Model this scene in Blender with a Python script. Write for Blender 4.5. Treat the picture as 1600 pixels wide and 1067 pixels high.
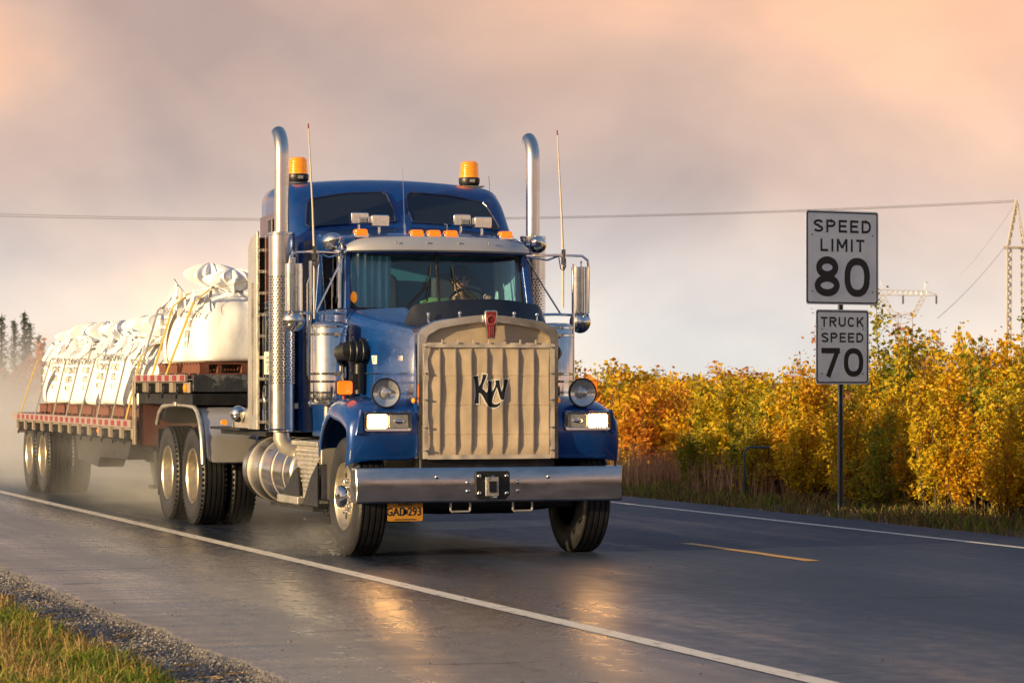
import bpy, bmesh, math, random
from mathutils import Vector, Matrix, noise
R = math.radians
random.seed(7)
for o in list(bpy.data.objects): bpy.data.objects.remove(o)
SC = bpy.context.scene
COL = SC.collection

# ------------------------------------------------------------------ camera
cam_d = bpy.data.cameras.new('camera'); cam = bpy.data.objects.new('camera', cam_d); COL.objects.link(cam)
cam.location = (0, 0, 1.53)
YAW = math.atan(1542/4700)
cam.rotation_euler = (R(90), 0, -YAW)
cam_d.sensor_width = 36; cam_d.sensor_fit = 'HORIZONTAL'; cam_d.lens = 36*4700/1600
cam_d.shift_y = 62.5/1600
cam_d.clip_start = .1; cam_d.clip_end = 6000
cam_d.dof.use_dof = True; cam_d.dof.focus_distance = 26.3; cam_d.dof.aperture_fstop = 8.0
SC.camera = cam

# ------------------------------------------------------------------ world, sun, exposure
SUN_E, SUN_A = R(10), R(76)          # elevation; azimuth from -Y towards -X
sdir = Vector((-math.sin(SUN_A)*math.cos(SUN_E), -math.cos(SUN_A)*math.cos(SUN_E), math.sin(SUN_E)))
W = bpy.data.worlds.new('World'); SC.world = W; W.use_nodes = True
nt = W.node_tree; N = nt.nodes; L = nt.links
for n in list(N): N.remove(n)
wo = N.new('ShaderNodeOutputWorld'); bg = N.new('ShaderNodeBackground'); bg.inputs[1].default_value = .1
L.new(bg.outputs[0], wo.inputs[0])
sky = N.new('ShaderNodeTexSky'); sky.sky_type = 'NISHITA'; sky.sun_disc = False
sky.sun_elevation = SUN_E; sky.sun_rotation = R(180)+SUN_A
sky.air_density = 1.3; sky.dust_density = 2.0; sky.ozone_density = 2.0
tc = N.new('ShaderNodeTexCoord')
def wmath(op, a=None, b=None, clamp=False):
    n = N.new('ShaderNodeMath'); n.operation = op; n.use_clamp = clamp
    for i, q in enumerate((a, b)):
        if q is None: continue
        if isinstance(q, (int, float)): n.inputs[i].default_value = q
        else: L.new(q, n.inputs[i])
    return n.outputs[0]
def wnoise(scale_vec, scale, detail, rough, dist=0.0):
    mp = N.new('ShaderNodeMapping'); mp.inputs['Scale'].default_value = scale_vec
    mp.inputs['Location'].default_value = (3.1, 1.7, .4)
    L.new(tc.outputs['Generated'], mp.inputs[0])
    nz = N.new('ShaderNodeTexNoise'); nz.inputs['Scale'].default_value = scale
    nz.inputs['Detail'].default_value = detail; nz.inputs['Roughness'].default_value = rough
    nz.inputs['Distortion'].default_value = dist
    L.new(mp.outputs[0], nz.inputs[0]); return nz.outputs[0]
def wramp(fac, stops):
    r = N.new('ShaderNodeValToRGB'); L.new(fac, r.inputs[0])
    e = r.color_ramp.elements
    e[0].position = stops[0][0]; e[0].color = (*stops[0][1], 1)
    e[1].position = stops[-1][0]; e[1].color = (*stops[-1][1], 1)
    for p, c in stops[1:-1]:
        q = e.new(p); q.color = (*c, 1)
    return r.outputs[0]
def wmix(fac, a, b):
    m = N.new('ShaderNodeMix'); m.data_type = 'RGBA'
    if isinstance(fac, (int, float)): m.inputs[0].default_value = fac
    else: L.new(fac, m.inputs[0])
    for i, q in ((6, a), (7, b)):
        if isinstance(q, tuple): m.inputs[i].default_value = (*q, 1)
        else: L.new(q, m.inputs[i])
    return m.outputs[2]
sep = N.new('ShaderNodeSeparateXYZ'); L.new(tc.outputs['Generated'], sep.inputs[0])
zz = sep.outputs[2]
# low cloud bank: pale at the horizon, mauve grey above it, peach higher still
base = wramp(zz, [(0.0, (6.9, 6.4, 5.6)), (.018, (6.7, 6.25, 5.65)), (.040, (6.0, 5.3, 4.8)), (.065, (5.0, 4.05, 3.6)), (.10, (5.1, 3.75, 3.1)), (.128, (5.3, 3.7, 2.95)), (.20, (1.8, 2.1, 2.9)), (.5, (1.05, 1.8, 3.3)), (1.0, (.9, 1.7, 3.6))])
n1 = wnoise((1, 1, 1.7), 6.0, 5, .46, .35)
n2 = wnoise((1, 1, 1.4), 14.0, 6, .55, .2)
n3 = wnoise((1, 1, 2.0), 3.0, 3, .5, .3)
light = wramp(n1, [(.33, (.70, .73, .80)), (.5, (.97, .96, .96)), (.67, (1.36, 1.20, 1.04))])
fine = wramp(n2, [(.3, (.93, .94, .95)), (.7, (1.07, 1.05, 1.03))])
warm = wramp(n3, [(.4, (.93, .96, 1.0)), (.62, (1.13, 1.0, .90))])
def wmul(a, b):
    m = N.new('ShaderNodeMix'); m.data_type = 'RGBA'; m.blend_type = 'MULTIPLY'; m.inputs[0].default_value = 1
    L.new(a, m.inputs[6]); L.new(b, m.inputs[7]); return m.outputs[2]
cl = wmul(wmul(wmul(base, light), fine), warm)
# more clear blue between the clouds with height
gap = wramp(zz, [(.12, (0, 0, 0)), (.45, (.5, .5, .5)), (1.0, (.6, .6, .6))])
# the cloud round the low sun glows
dp = N.new('ShaderNodeVectorMath'); dp.operation = 'DOT_PRODUCT'; L.new(tc.outputs['Generated'], dp.inputs[0]); dp.inputs[1].default_value = sdir
glow = wramp(dp.outputs['Value'], [(.45, (0, 0, 0)), (.8, (2.2, 1.35, .5)), (1.0, (11., 6.6, 2.4))])
ad = N.new('ShaderNodeMix'); ad.data_type = 'RGBA'; ad.blend_type = 'ADD'; ad.inputs[0].default_value = 1
L.new(wmix(gap, cl, sky.outputs[0]), ad.inputs[6]); L.new(glow, ad.inputs[7]); L.new(ad.outputs[2], bg.inputs[0])

sl = bpy.data.lights.new('sun', 'SUN'); sl.energy = 5.0; sl.angle = R(.6); sl.color = (1, .73, .38)
so = bpy.data.objects.new('sun', sl); COL.objects.link(so)
so.rotation_euler = (-sdir).to_track_quat('-Z', 'Y').to_euler(); so.location = (-30, 0, 20)
vs = SC.view_settings; vs.view_transform = 'Standard'; vs.look = 'None'; vs.gamma = 1; vs.exposure = 0.55; vs.use_curve_mapping = False
SC.render.engine = 'CYCLES'
SC.cycles.max_bounces = 7; SC.cycles.transparent_max_bounces = 12; SC.cycles.volume_bounces = 1
SC.cycles.volume_step_rate = 2.0; SC.cycles.volume_max_steps = 96

# ------------------------------------------------------------------ materials
MATS = {}
def nodes_of(name):
    m = bpy.data.materials.new(name); m.use_nodes = True
    return m, m.node_tree.nodes, m.node_tree.links, m.node_tree.nodes['Principled BSDF']
def pm(name, col, rough=.5, metal=0., var=.15, scale=6., bump=0., bscale=60., coat=0., spec=.5, rvar=.08, emit=None, es=0., stretch=(1, 1, 1), dirt=None, dirt_amt=.0):
    m, n, l, p = nodes_of(name)
    t = n.new('ShaderNodeTexCoord'); mp = n.new('ShaderNodeMapping'); mp.inputs['Scale'].default_value = stretch
    l.new(t.outputs['Object'], mp.inputs[0])
    nz = n.new('ShaderNodeTexNoise'); nz.inputs['Scale'].default_value = scale; nz.inputs['Detail'].default_value = 5; nz.inputs['Roughness'].default_value = .6
    l.new(mp.outputs[0], nz.inputs[0])
    r = n.new('ShaderNodeValToRGB'); l.new(nz.outputs[0], r.inputs[0])
    r.color_ramp.elements[0].position = .3; r.color_ramp.elements[1].position = .7
    r.color_ramp.elements[0].color = (*[c*(1-var) for c in col], 1)
    r.color_ramp.elements[1].color = (*[min(1, c*(1+var)) for c in col], 1)
    out = r.outputs[0]
    if dirt:
        d2 = n.new('ShaderNodeTexNoise'); d2.inputs['Scale'].default_value = scale*.7; d2.inputs['Detail'].default_value = 7; d2.inputs['Roughness'].default_value = .7
        l.new(mp.outputs[0], d2.inputs[0])
        r2 = n.new('ShaderNodeMapRange'); r2.inputs[1].default_value = .5; r2.inputs[2].default_value = .72; r2.inputs[4].default_value = dirt_amt
        l.new(d2.outputs[0], r2.inputs[0])
        mx = n.new('ShaderNodeMix'); mx.data_type = 'RGBA'; l.new(r2.outputs[0], mx.inputs[0]); l.new(out, mx.inputs[6]); mx.inputs[7].default_value = (*dirt, 1)
        out = mx.outputs[2]
    l.new(out, p.inputs['Base Color'])
    mr = n.new('ShaderNodeMapRange'); l.new(nz.outputs[0], mr.inputs[0]); mr.inputs[1].default_value = .25; mr.inputs[2].default_value = .75
    mr.inputs[3].default_value = max(.01, rough-rvar); mr.inputs[4].default_value = min(1, rough+rvar)
    l.new(mr.outputs[0], p.inputs['Roughness'])
    p.inputs['Metallic'].default_value = metal; p.inputs['Specular IOR Level'].default_value = spec
    p.inputs['Coat Weight'].default_value = coat; p.inputs['Coat Roughness'].default_value = .06
    if emit: p.inputs['Emission Color'].default_value = (*emit, 1); p.inputs['Emission Strength'].default_value = es
    if bump:
        b = n.new('ShaderNodeTexNoise'); b.inputs['Scale'].default_value = bscale; b.inputs['Detail'].default_value = 4
        l.new(mp.outputs[0], b.inputs[0])
        bp = n.new('ShaderNodeBump'); bp.inputs['Strength'].default_value = bump; bp.inputs['Distance'].default_value = .02
        l.new(b.outputs[0], bp.inputs['Height']); l.new(bp.outputs[0], p.inputs['Normal'])
    MATS[name] = m; return m
pm('blue_paint', (.003, .052, .25), .28, .25, .10, 5, coat=1, rvar=.06, dirt=(.085, .085, .105), dirt_amt=.34)
pm('navy_paint', (.020, .030, .085), .3, .2, .15, 5, coat=.8, rvar=.05, dirt=(.12, .10, .10), dirt_amt=.2)
pm('maroon_reflection', (.075, .020, .018), .32, .1, .15, 5, coat=.8, rvar=.05, dirt=(.14, .10, .09), dirt_amt=.2)  # maroon reflection on the upper sleeper side, put into the colour
pm('chrome', (.78, .77, .75), .10, 1, .05, 9, rvar=.04, dirt=(.34, .31, .29), dirt_amt=.35)
pm('stack_steel', (.74, .71, .66), .22, 1, .06, 5, rvar=.05, dirt=(.40, .35, .30), dirt_amt=.35)
pm('bumper_steel', (.56, .55, .55), .20, 1, .10, 4, rvar=.06, bump=.02, bscale=5, dirt=(.24, .22, .21), dirt_amt=.5, stretch=(1, 1, 3))
pm('aluminium', (.68, .64, .56), .28, .75, .10, 7, rvar=.08, dirt=(.30, .27, .24), dirt_amt=.4)
pm('dull_aluminium', (.50, .47, .43), .42, .6, .14, 7, rvar=.08, dirt=(.2, .18, .16), dirt_amt=.5)
pm('rim_metal', (.50, .44, .34), .34, .75, .15, 9, rvar=.08, dirt=(.14, .11, .08), dirt_amt=.75)
pm('tank_metal', (.52, .48, .43), .2, .95, .12, 6, rvar=.06, dirt=(.20, .17, .14), dirt_amt=.5)
pm('visor_metal', (.60, .58, .57), .38, .55, .06, 3, rvar=.06)
pm('black_plastic', (.012, .013, .015), .42, 0, .3, 10, rvar=.1)
pm('smoke_plastic', (.012, .014, .022), .22, 0, .2, 8, rvar=.05, coat=.3)
pm('frame_black', (.009, .009, .011), .55, .1, .4, 7, rvar=.1, dirt=(.07, .06, .055), dirt_amt=.4)
pm('tyre_rubber', (.016, .016, .018), .52, 0, .3, 9, rvar=.12, bump=.12, bscale=60, dirt=(.045, .04, .038), dirt_amt=.3)
pm('canvas', (.54, .42, .29), .85, 0, .16, 4, rvar=.05, bump=.10, bscale=70, dirt=(.25, .19, .14), dirt_amt=.25)
pm('canvas_trim', (.56, .48, .40), .8, 0, .1, 8, bump=.05)
pm('logo_black', (.008, .008, .014), .5)
pm('logo_white', (.72, .68, .60), .6)
pm('emblem_red', (.24, .016, .018), .3, coat=.6)
pm('badge_light', (.42, .10, .09), .3, coat=.6)
pm('amber_lit', (.75, .13, .004), .25, es=.75, emit=(1, .17, .004), coat=.5, scale=40)
pm('amber', (.85, .24, .005), .2, es=.3, emit=(1, .30, .01), coat=.5, scale=30, var=.25)
pm('head_lit', (.95, .9, .8), .2, es=55.0, emit=(1, .50, .15))
pm('lamp_glass', (.62, .62, .62), .12, .6, .25, 30, rvar=.05, coat=.6)
pm('plate_yellow', (.62, .28, .02), .45, 0, .06, 20)
pm('plate_ink', (.012, .014, .03), .5)
pm('seat_grey', (.055, .06, .07), .8)
pm('bunk_cloth', (.05, .24, .38), .8, 0, .25, 2.5)
pm('curtain', (.32, .52, .60), .85, 0, .1, 5)
pm('hi_vis', (.26, .42, .14), .7, 0, .1, 12)
pm('skin', (.50, .26, .18), .55, 0, .08, 20)
pm('shirt', (.03, .04, .07), .8, 0, .15, 10)
pm('cap_dark', (.02, .022, .03), .7)
pm('tape_red', (.24, .015, .018), .4, 0, .15, 20)
pm('tape_white', (.30, .235, .22), .45, 0, .12, 20)
pm('trailer_maroon', (.13, .035, .030), .5, .1, .25, 6, dirt=(.20, .16, .13), dirt_amt=.5)
pm('trailer_side', (.40, .34, .28), .45, .5, .18, 5, dirt=(.20, .16, .12), dirt_amt=.5)
pm('pallet_wood', (.15, .052, .030), .75, 0, .3, 9, bump=.15, bscale=40, stretch=(1, 6, 1))
pm('bag_white', (.86, .86, .87), .6, 0, .05, 7, bump=.12, bscale=26, rvar=.05)
pm('bag_print', (.10, .09, .09), .7)
pm('strap_yellow', (.42, .30, .05), .6, 0, .2, 12)
pm('strap_grey', (.20, .19, .18), .65, 0, .2, 12)
pm('sign_white', (.74, .80, .86), .45, 0, .05, 3, rvar=.05, dirt=(.45, .46, .48), dirt_amt=.3)  # white cooled: bluish ambient light put into the base colour
pm('sign_ink', (.008, .008, .012), .5)
pm('galvanised', (.19, .22, .24), .45, .7, .2, 10, dirt=(.16, .09, .05), dirt_amt=.25)
pm('blue_pipe', (.04, .10, .15), .5, .3, .15, 10)
pm('tower_steel', (.60, .55, .50), .5, .4, .1, 1)  # paled towards the sky: distance haze put into the colour
pm('wire', (.07, .065, .065), .5, .5, .1, 1)
pm('bark', (.10, .075, .055), .85, 0, .3, 12, bump=.3, bscale=30)
pm('stone_grey', (.19, .18, .18), .8, 0, .4, 5)
pm('plate_front', (.05, .055, .065), .45, .3, .2, 8, dirt=(.50, .50, .50), dirt_amt=.9)

def glass(name, tint, fres=1.45, rough=.02, mixin=.0):
    m, n, l, p = nodes_of(name); n.remove(p); o = n['Material Output']
    tr = n.new('ShaderNodeBsdfTransparent'); tr.inputs[0].default_value = (*tint, 1)
    gl = n.new('ShaderNodeBsdfGlossy'); gl.inputs[1].default_value = rough
    nz = n.new('ShaderNodeTexNoise'); nz.inputs['Scale'].default_value = 2.2
    bp = n.new('ShaderNodeBump'); bp.inputs['Strength'].default_value = .02; l.new(nz.outputs[0], bp.inputs['Height']); l.new(bp.outputs[0], gl.inputs['Normal'])
    fr = n.new('ShaderNodeFresnel'); fr.inputs[0].default_value = fres
    mx = n.new('ShaderNodeMixShader'); l.new(fr.outputs[0], mx.inputs[0]); l.new(tr.outputs[0], mx.inputs[1]); l.new(gl.outputs[0], mx.inputs[2])
    l.new(mx.outputs[0], o.inputs[0]); MATS[name] = m
glass('windscreen_glass', (.70, .92, .97), 1.95)
glass('side_glass', (.85, .88, .88), 1.45)
pm('dark_glass', (.012, .016, .022), .08, 0, .2, 3, coat=.6, rvar=.03, spec=.6)

def perforated():
    m, n, l, p = nodes_of('perforated_steel')
    p.inputs['Metallic'].default_value = 1; p.inputs['Base Color'].default_value = (.70, .68, .65, 1); p.inputs['Roughness'].default_value = .2
    uv = n.new('ShaderNodeUVMap'); sp = n.new('ShaderNodeSeparateXYZ'); l.new(uv.outputs[0], sp.inputs[0])
    def mt(op, a, b=None):
        q = n.new('ShaderNodeMath'); q.operation = op
        for i, v in enumerate((a, b)):
            if v is None: continue
            if isinstance(v, (int, float)): q.inputs[i].default_value = v
            else: l.new(v, q.inputs[i])
        return q.outputs[0]
    # uv are metres; staggered holes, pitch 30 mm
    P = .031
    v = mt('DIVIDE', sp.outputs[1], P*.866); row = mt('FLOOR', v); odd = mt('MODULO', row, 2.0)
    u = mt('ADD', mt('DIVIDE', sp.outputs[0], P), mt('MULTIPLY', odd, .5))
    fu = mt('SUBTRACT', mt('FRACT', u), .5); fv = mt('MULTIPLY', mt('SUBTRACT', mt('FRACT', v), .5), .866)
    d = mt('SQRT', mt('ADD', mt('MULTIPLY', fu, fu), mt('MULTIPLY', fv, fv)))
    hole = mt('LESS_THAN', d, .30)
    tr = n.new('ShaderNodeBsdfTransparent'); mx = n.new('ShaderNodeMixShader'); o = n['Material Output']
    l.new(hole, mx.inputs[0]); l.new(p.outputs[0], mx.inputs[1]); l.new(tr.outputs[0], mx.inputs[2]); l.new(mx.outputs[0], o.inputs[0])
    MATS['perforated_steel'] = m
perforated()

# ------------------------------------------------------------------ mesh builder
class B:
    def __init__(s): s.v = []; s.f = []; s.uv = None
    def add(s, vs, fs):
        k = len(s.v); s.v += [tuple(q) for q in vs]; s.f += [tuple(i+k for i in f) for f in fs]; return s
    def box(s, c, d, rot=None):
        a, b, e = d[0]/2, d[1]/2, d[2]/2
        vs = [Vector((x, y, z)) for x in (-a, a) for y in (-b, b) for z in (-e, e)]
        if rot is not None: vs = [rot @ q for q in vs]
        c = Vector(c); vs = [q+c for q in vs]
        return s.add(vs, [(0, 1, 3, 2), (4, 6, 7, 5), (0, 4, 5, 1), (2, 3, 7, 6), (0, 2, 6, 4), (1, 5, 7, 3)])
    def bx(s, x0, x1, y0, y1, z0, z1): return s.box(((x0+x1)/2, (y0+y1)/2, (z0+z1)/2), (abs(x1-x0), abs(y1-y0), abs(z1-z0)))
    def ring_loft(s, rings, cap=True, close=True):
        k = len(rings[0]); vs = [p for r in rings for p in r]; fs = []
        for i in range(len(rings)-1):
            for j in range(k if close else k-1):
                a = i*k+j; b = i*k+(j+1) % k; fs.append((a, b, b+k, a+k))
        if cap and close: fs.append(tuple(range(k-1, -1, -1))); fs.append(tuple(range((len(rings)-1)*k, len(rings)*k)))
        return s.add(vs, fs)
    def tube(s, pts, r, n=8, cap=True):
        pts = [Vector(p) for p in pts]; rs = r if isinstance(r, (list, tuple)) else [r]*len(pts)
        rings = []; up = None
        for i, p in enumerate(pts):
            t = (pts[min(i+1, len(pts)-1)]-pts[max(i-1, 0)]).normalized()
            if up is None:
                up = t.orthogonal().normalized()
            else:
                up = (up-t*up.dot(t)).normalized()
            w = t.cross(up)
            rings.append([p+(up*math.cos(2*math.pi*j/n)+w*math.sin(2*math.pi*j/n))*rs[i] for j in range(n)])
        return s.ring_loft(rings, cap)
    def cyl(s, p0, p1, r0, r1=None, n=20): return s.tube([p0, p1], [r0, r0 if r1 is None else r1], n)
    def lathe(s, prof, c, axis='z', n=32, cap=False):
        rings = []
        for r, h in prof:
            ring = []
            for j in range(n):
                a = 2*math.pi*j/n; p = (r*math.cos(a), r*math.sin(a), h)
                if axis == 'x': p = (p[2], p[0], p[1])
                if axis == 'y': p = (p[1], p[2], p[0])
                ring.append((p[0]+c[0], p[1]+c[1], p[2]+c[2]))
            rings.append(ring)
        return s.ring_loft(rings, cap)
    def prism(s, poly, axis, a0, a1):
        def P(u, w, a): return {'x': (a, u, w), 'y': (u, a, w), 'z': (u, w, a)}[axis]
        k = len(poly)
        vs = [P(u, w, a0) for u, w in poly]+[P(u, w, a1) for u, w in poly]
        fs = [tuple(range(k-1, -1, -1)), tuple(range(k, 2*k))]+[(i, (i+1) % k, (i+1) % k+k, i+k) for i in range(k)]
        return s.add(vs, fs)
    def sphere(s, c, r, n=16, m=10, sq=(1, 1, 1)):
        rings = []
        for i in range(m+1):
            a = -math.pi/2+math.pi*i/m; rr = max(1e-4, math.cos(a))
            rings.append([(c[0]+r*sq[0]*rr*math.cos(2*math.pi*j/n), c[1]+r*sq[1]*rr*math.sin(2*math.pi*j/n), c[2]+r*sq[2]*math.sin(a)) for j in range(n)])
        return s.ring_loft(rings, True)
    def grid(s, fn, nu, nv):
        vs = [fn(i/nu, j/nv) for j in range(nv+1) for i in range(nu+1)]
        fs = [(j*(nu+1)+i, j*(nu+1)+i+1, (j+1)*(nu+1)+i+1, (j+1)*(nu+1)+i) for j in range(nv) for i in range(nu)]
        return s.add(vs, fs)
    def mesh(s, name, angle=38, fix=True):
        me = bpy.data.meshes.new(name); me.from_pydata(s.v, [], s.f); 
        if fix:
            bm = bmesh.new(); bm.from_mesh(me); bmesh.ops.recalc_face_normals(bm, faces=bm.faces); bm.to_mesh(me); bm.free()
        me.shade_smooth(); me.set_sharp_from_angle(angle=R(angle)); me.update(); return me
    def build(s, name, mat, parent=None, loc=(0, 0, 0), bevel=0, angle=38, solid=0, sub=0, fix=True):
        me = s.mesh(name, angle, fix); return link(name, me, mat, parent, loc, bevel, solid, sub)
def link(name, me, mat, parent=None, loc=(0, 0, 0), bevel=0, solid=0, sub=0):
    o = bpy.data.objects.new(name, me); COL.objects.link(o)
    if mat and not len(me.materials): me.materials.append(MATS[mat] if isinstance(mat, str) else mat)
    if parent: o.parent = parent
    o.location = loc
    if solid: q = o.modifiers.new('solid', 'SOLIDIFY'); q.thickness = solid; q.offset = 0
    if solid and not sub: q = o.modifiers.new('split', 'EDGE_SPLIT'); q.split_angle = R(40)
    if sub: q = o.modifiers.new('sub', 'SUBSURF'); q.levels = sub; q.render_levels = sub
    if bevel: q = o.modifiers.new('bevel', 'BEVEL'); q.width = bevel; q.segments = 2; q.limit_method = 'ANGLE'; q.angle_limit = R(35); q.harden_normals = True
    return o
def tag(o, label=None, cat=None, group=None, kind=None):
    if label: o['label'] = label
    if cat: o['category'] = cat
    if group: o['group'] = group
    if kind: o['kind'] = kind
    return o
def empty(name, loc, rz=0):
    o = bpy.data.objects.new(name, None); COL.objects.link(o); o.location = loc; o.rotation_euler = (0, 0, rz); o.empty_display_size = .2; return o
def copy_tree(o, parent=None):
    c = o.copy(); COL.objects.link(c); c.parent = parent
    for ch in list(o.children): copy_tree(ch, c)
    return c
def text_mesh(txt, size, offset=0., extrude=0., align='CENTER', spacing=1., xs=1.):
    cu = bpy.data.curves.new('t', 'FONT'); cu.body = txt; cu.size = size; cu.align_x = align; cu.align_y = 'CENTER'
    cu.offset = offset; cu.extrude = extrude; cu.space_character = spacing; cu.resolution_u = 4
    ob = bpy.data.objects.new('t', cu); COL.objects.link(ob)
    dg = bpy.context.evaluated_depsgraph_get(); me = bpy.data.meshes.new_from_object(ob.evaluated_get(dg))
    bpy.data.objects.remove(ob)
    vs = [(v.co.x*xs, v.co.y, v.co.z) for v in me.vertices]; fs = [tuple(p.vertices) for p in me.polygons]
    return vs, fs
def shape_mesh(polys, offset=0.):
    cu = bpy.data.curves.new('s', 'CURVE'); cu.dimensions = '2D'; cu.fill_mode = 'BOTH'; cu.offset = offset
    for poly in polys:
        sp = cu.splines.new('POLY'); sp.points.add(len(poly)-1); sp.use_cyclic_u = True
        for q, (x, y) in zip(sp.points, poly): q.co = (x, y, 0, 1)
    ob = bpy.data.objects.new('s', cu); COL.objects.link(ob)
    dg = bpy.context.evaluated_depsgraph_get(); me = bpy.data.meshes.new_from_object(ob.evaluated_get(dg))
    bpy.data.objects.remove(ob)
    return [tuple(v.co) for v in me.vertices], [tuple(p.vertices) for p in me.polygons]
def arc(cx, cy, r, a0, a1, n):
    return [(cx+r*math.cos(R(a0+(a1-a0)*i/n)), cy+r*math.sin(R(a0+(a1-a0)*i/n))) for i in range(n+1)]
def rrect(x0, x1, y0, y1, r, n=4):
    return arc(x1-r, y1-r, r, 0, 90, n)+arc(x0+r, y1-r, r, 90, 180, n)+arc(x0+r, y0+r, r, 180, 270, n)+arc(x1-r, y0+r, r, 270, 360, n)

def ribbon(pts, hw, closed=False):
    n = len(pts); P = [Vector((a, c, 0)) for a, c in pts]; Lf, Rt = [], []
    for i in range(n):
        a = P[i-1] if (i > 0 or closed) else None; c = P[(i+1) % n] if (i < n-1 or closed) else None
        d1 = (P[i]-a).normalized() if a is not None else None; d2 = (c-P[i]).normalized() if c is not None else None
        d1 = d1 or d2; d2 = d2 or d1
        n1 = Vector((-d1.y, d1.x, 0)); n2 = Vector((-d2.y, d2.x, 0)); m = n1+n2
        m = n1 if m.length < 1e-4 else m.normalized(); k = hw/max(.45, m.dot(n1)); Lf.append(P[i]+m*k); Rt.append(P[i]-m*k)
    fs = [(i, (i+1) % n, (i+1) % n+n, i+n) for i in range(n if closed else n-1)]
    return [(q.x, q.y) for q in Lf+Rt], fs
def ell(cx, cy, rx, ry, a0, a1, n=18, e=1.): 
    out = []
    for i in range(n+1):
        a = R(a0+(a1-a0)*i/n); c, s = math.cos(a), math.sin(a)
        out.append((cx+rx*math.copysign(abs(c)**e, c), cy+ry*math.copysign(abs(s)**e, s)))
    return out
GW = dict(S=.72, P=.70, E=.64, D=.72, L=.62, I=.18, M=.88, T=.68, R=.72, U=.72, C=.72, K=.74)
GW.update({'8': .68, '0': .70, '7': .66})
def glyph(ch, W_, k):
    h = k/2
    if ch == 'S': return [ell(W_/2, .73, W_/2-h, .27-h, 15, 270)+ell(W_/2, .27, W_/2-h, .27+.0-h+.0, 90, -165)[1:]]
    if ch == 'P': return [[(h, 0), (h, 1)], [(h, 1-h), (W_*.5, 1-h)]+ell(W_*.5, .70, W_*.5-h, .30-h, 90, -90, 12)+[(h, .40+h)]]
    if ch == 'R': return [[(h, 0), (h, 1)], [(h, 1-h), (W_*.5, 1-h)]+ell(W_*.5, .72, W_*.5-h, .28-h, 90, -90, 12)+[(h, .44+h)], [(W_*.48, .46), (W_-h, 0)]]
    if ch == 'E': return [[(h, 0), (h, 1)], [(h, 1-h), (W_, 1-h)], [(h, .51), (W_*.9, .51)], [(h, h), (W_, h)]]
    if ch == 'D': return [[(h, 0), (h, 1)], [(h, 1-h), (W_*.4, 1-h)]+ell(W_*.4, .5, W_*.6-h, .5-h, 90, -90, 18, .85)+[(h, h)]]
    if ch == 'L': return [[(h, 0), (h, 1)], [(h, h), (W_, h)]]
    if ch == 'I': return [[(W_/2, 0), (W_/2, 1)]]
    if ch == 'M': return [[(h, 0), (h, 1)], [(W_-h, 0), (W_-h, 1)], [(h, 1), (W_/2, .30)], [(W_-h, 1), (W_/2, .30)]]
    if ch == 'T': return [[(0, 1-h), (W_, 1-h)], [(W_/2, 0), (W_/2, 1-h)]]
    if ch == 'U': return [[(h, 1), (h, .36)]+ell(W_/2, .36, W_/2-h, .36-h, 180, 360)+[(W_-h, 1)]]
    if ch == 'C': return [ell(W_/2, .5, W_/2-h, .5-h, 38, 322, 26, .85)]
    if ch == 'K': return [[(h, 0), (h, 1)], [(h, .36), (W_-h, 1)], [(W_*.40, .56), (W_-h*.9, 0)]]
    if ch == '7': return [[(0, 1-h), (W_, 1-h)], [(W_-h*1.1, 1-h), (W_*.36, 0)]]
    if ch == '0': return [('c', ell(W_/2, .5, W_/2-h, .5-h, 0, 342, 38, .85))]
    if ch == '8': return [('c', ell(W_/2, .74, W_/2-h-.045, .26-h+.02, 0, 348, 28)), ('c', ell(W_/2, .28, W_/2-h, .28-h, 0, 348, 28))]
def letter_meshes(txt, height, width, k, gap):
    """one builder per character, strokes laid a hair apart"""
    tot = sum(GW[c] for c in txt)+gap*(len(txt)-1); x = -width/2; sx = width/tot; out = []
    for c in txt:
        b = B(); W_ = GW[c]*sx/height; z = 0
        for st in glyph(c, W_, k):
            closed = isinstance(st, tuple); st = st[1] if closed else st
            v, f = ribbon(st, k/2, closed); b.add([(x+q[0]*height, -z, (q[1]-.5)*height) for q in v], f); z += .0002
        out.append(b); x += (GW[c]+gap)*sx
    return out
# ------------------------------------------------------------------ ground, road
def ground_mat(name, c0, c1, c2, scale):
    m, n, l, p = nodes_of(name); t = n.new('ShaderNodeTexCoord')
    nz = n.new('ShaderNodeTexNoise'); nz.inputs['Scale'].default_value = scale; nz.inputs['Detail'].default_value = 8; nz.inputs['Roughness'].default_value = .65
    l.new(t.outputs['Object'], nz.inputs[0])
    r = n.new('ShaderNodeValToRGB'); e = r.color_ramp.elements; e[0].position = .32; e[0].color = (*c0, 1); e[1].position = .68; e[1].color = (*c2, 1); q = e.new(.5); q.color = (*c1, 1)
    l.new(nz.outputs[0], r.inputs[0]); l.new(r.outputs[0], p.inputs['Base Color']); p.inputs['Roughness'].default_value = .9
    bp = n.new('ShaderNodeBump'); bp.inputs['Strength'].default_value = .5; bp.inputs['Distance'].default_value = .03; l.new(nz.outputs[0], bp.inputs['Height']); l.new(bp.outputs[0], p.inputs['Normal'])
    MATS[name] = m
ground_mat('soil', (.055, .042, .025), (.085, .065, .035), (.12, .09, .045), 3.)
ground_mat('gravel_bed', (.10, .095, .10), (.18, .165, .16), (.28, .25, .225), 30.)

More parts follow.
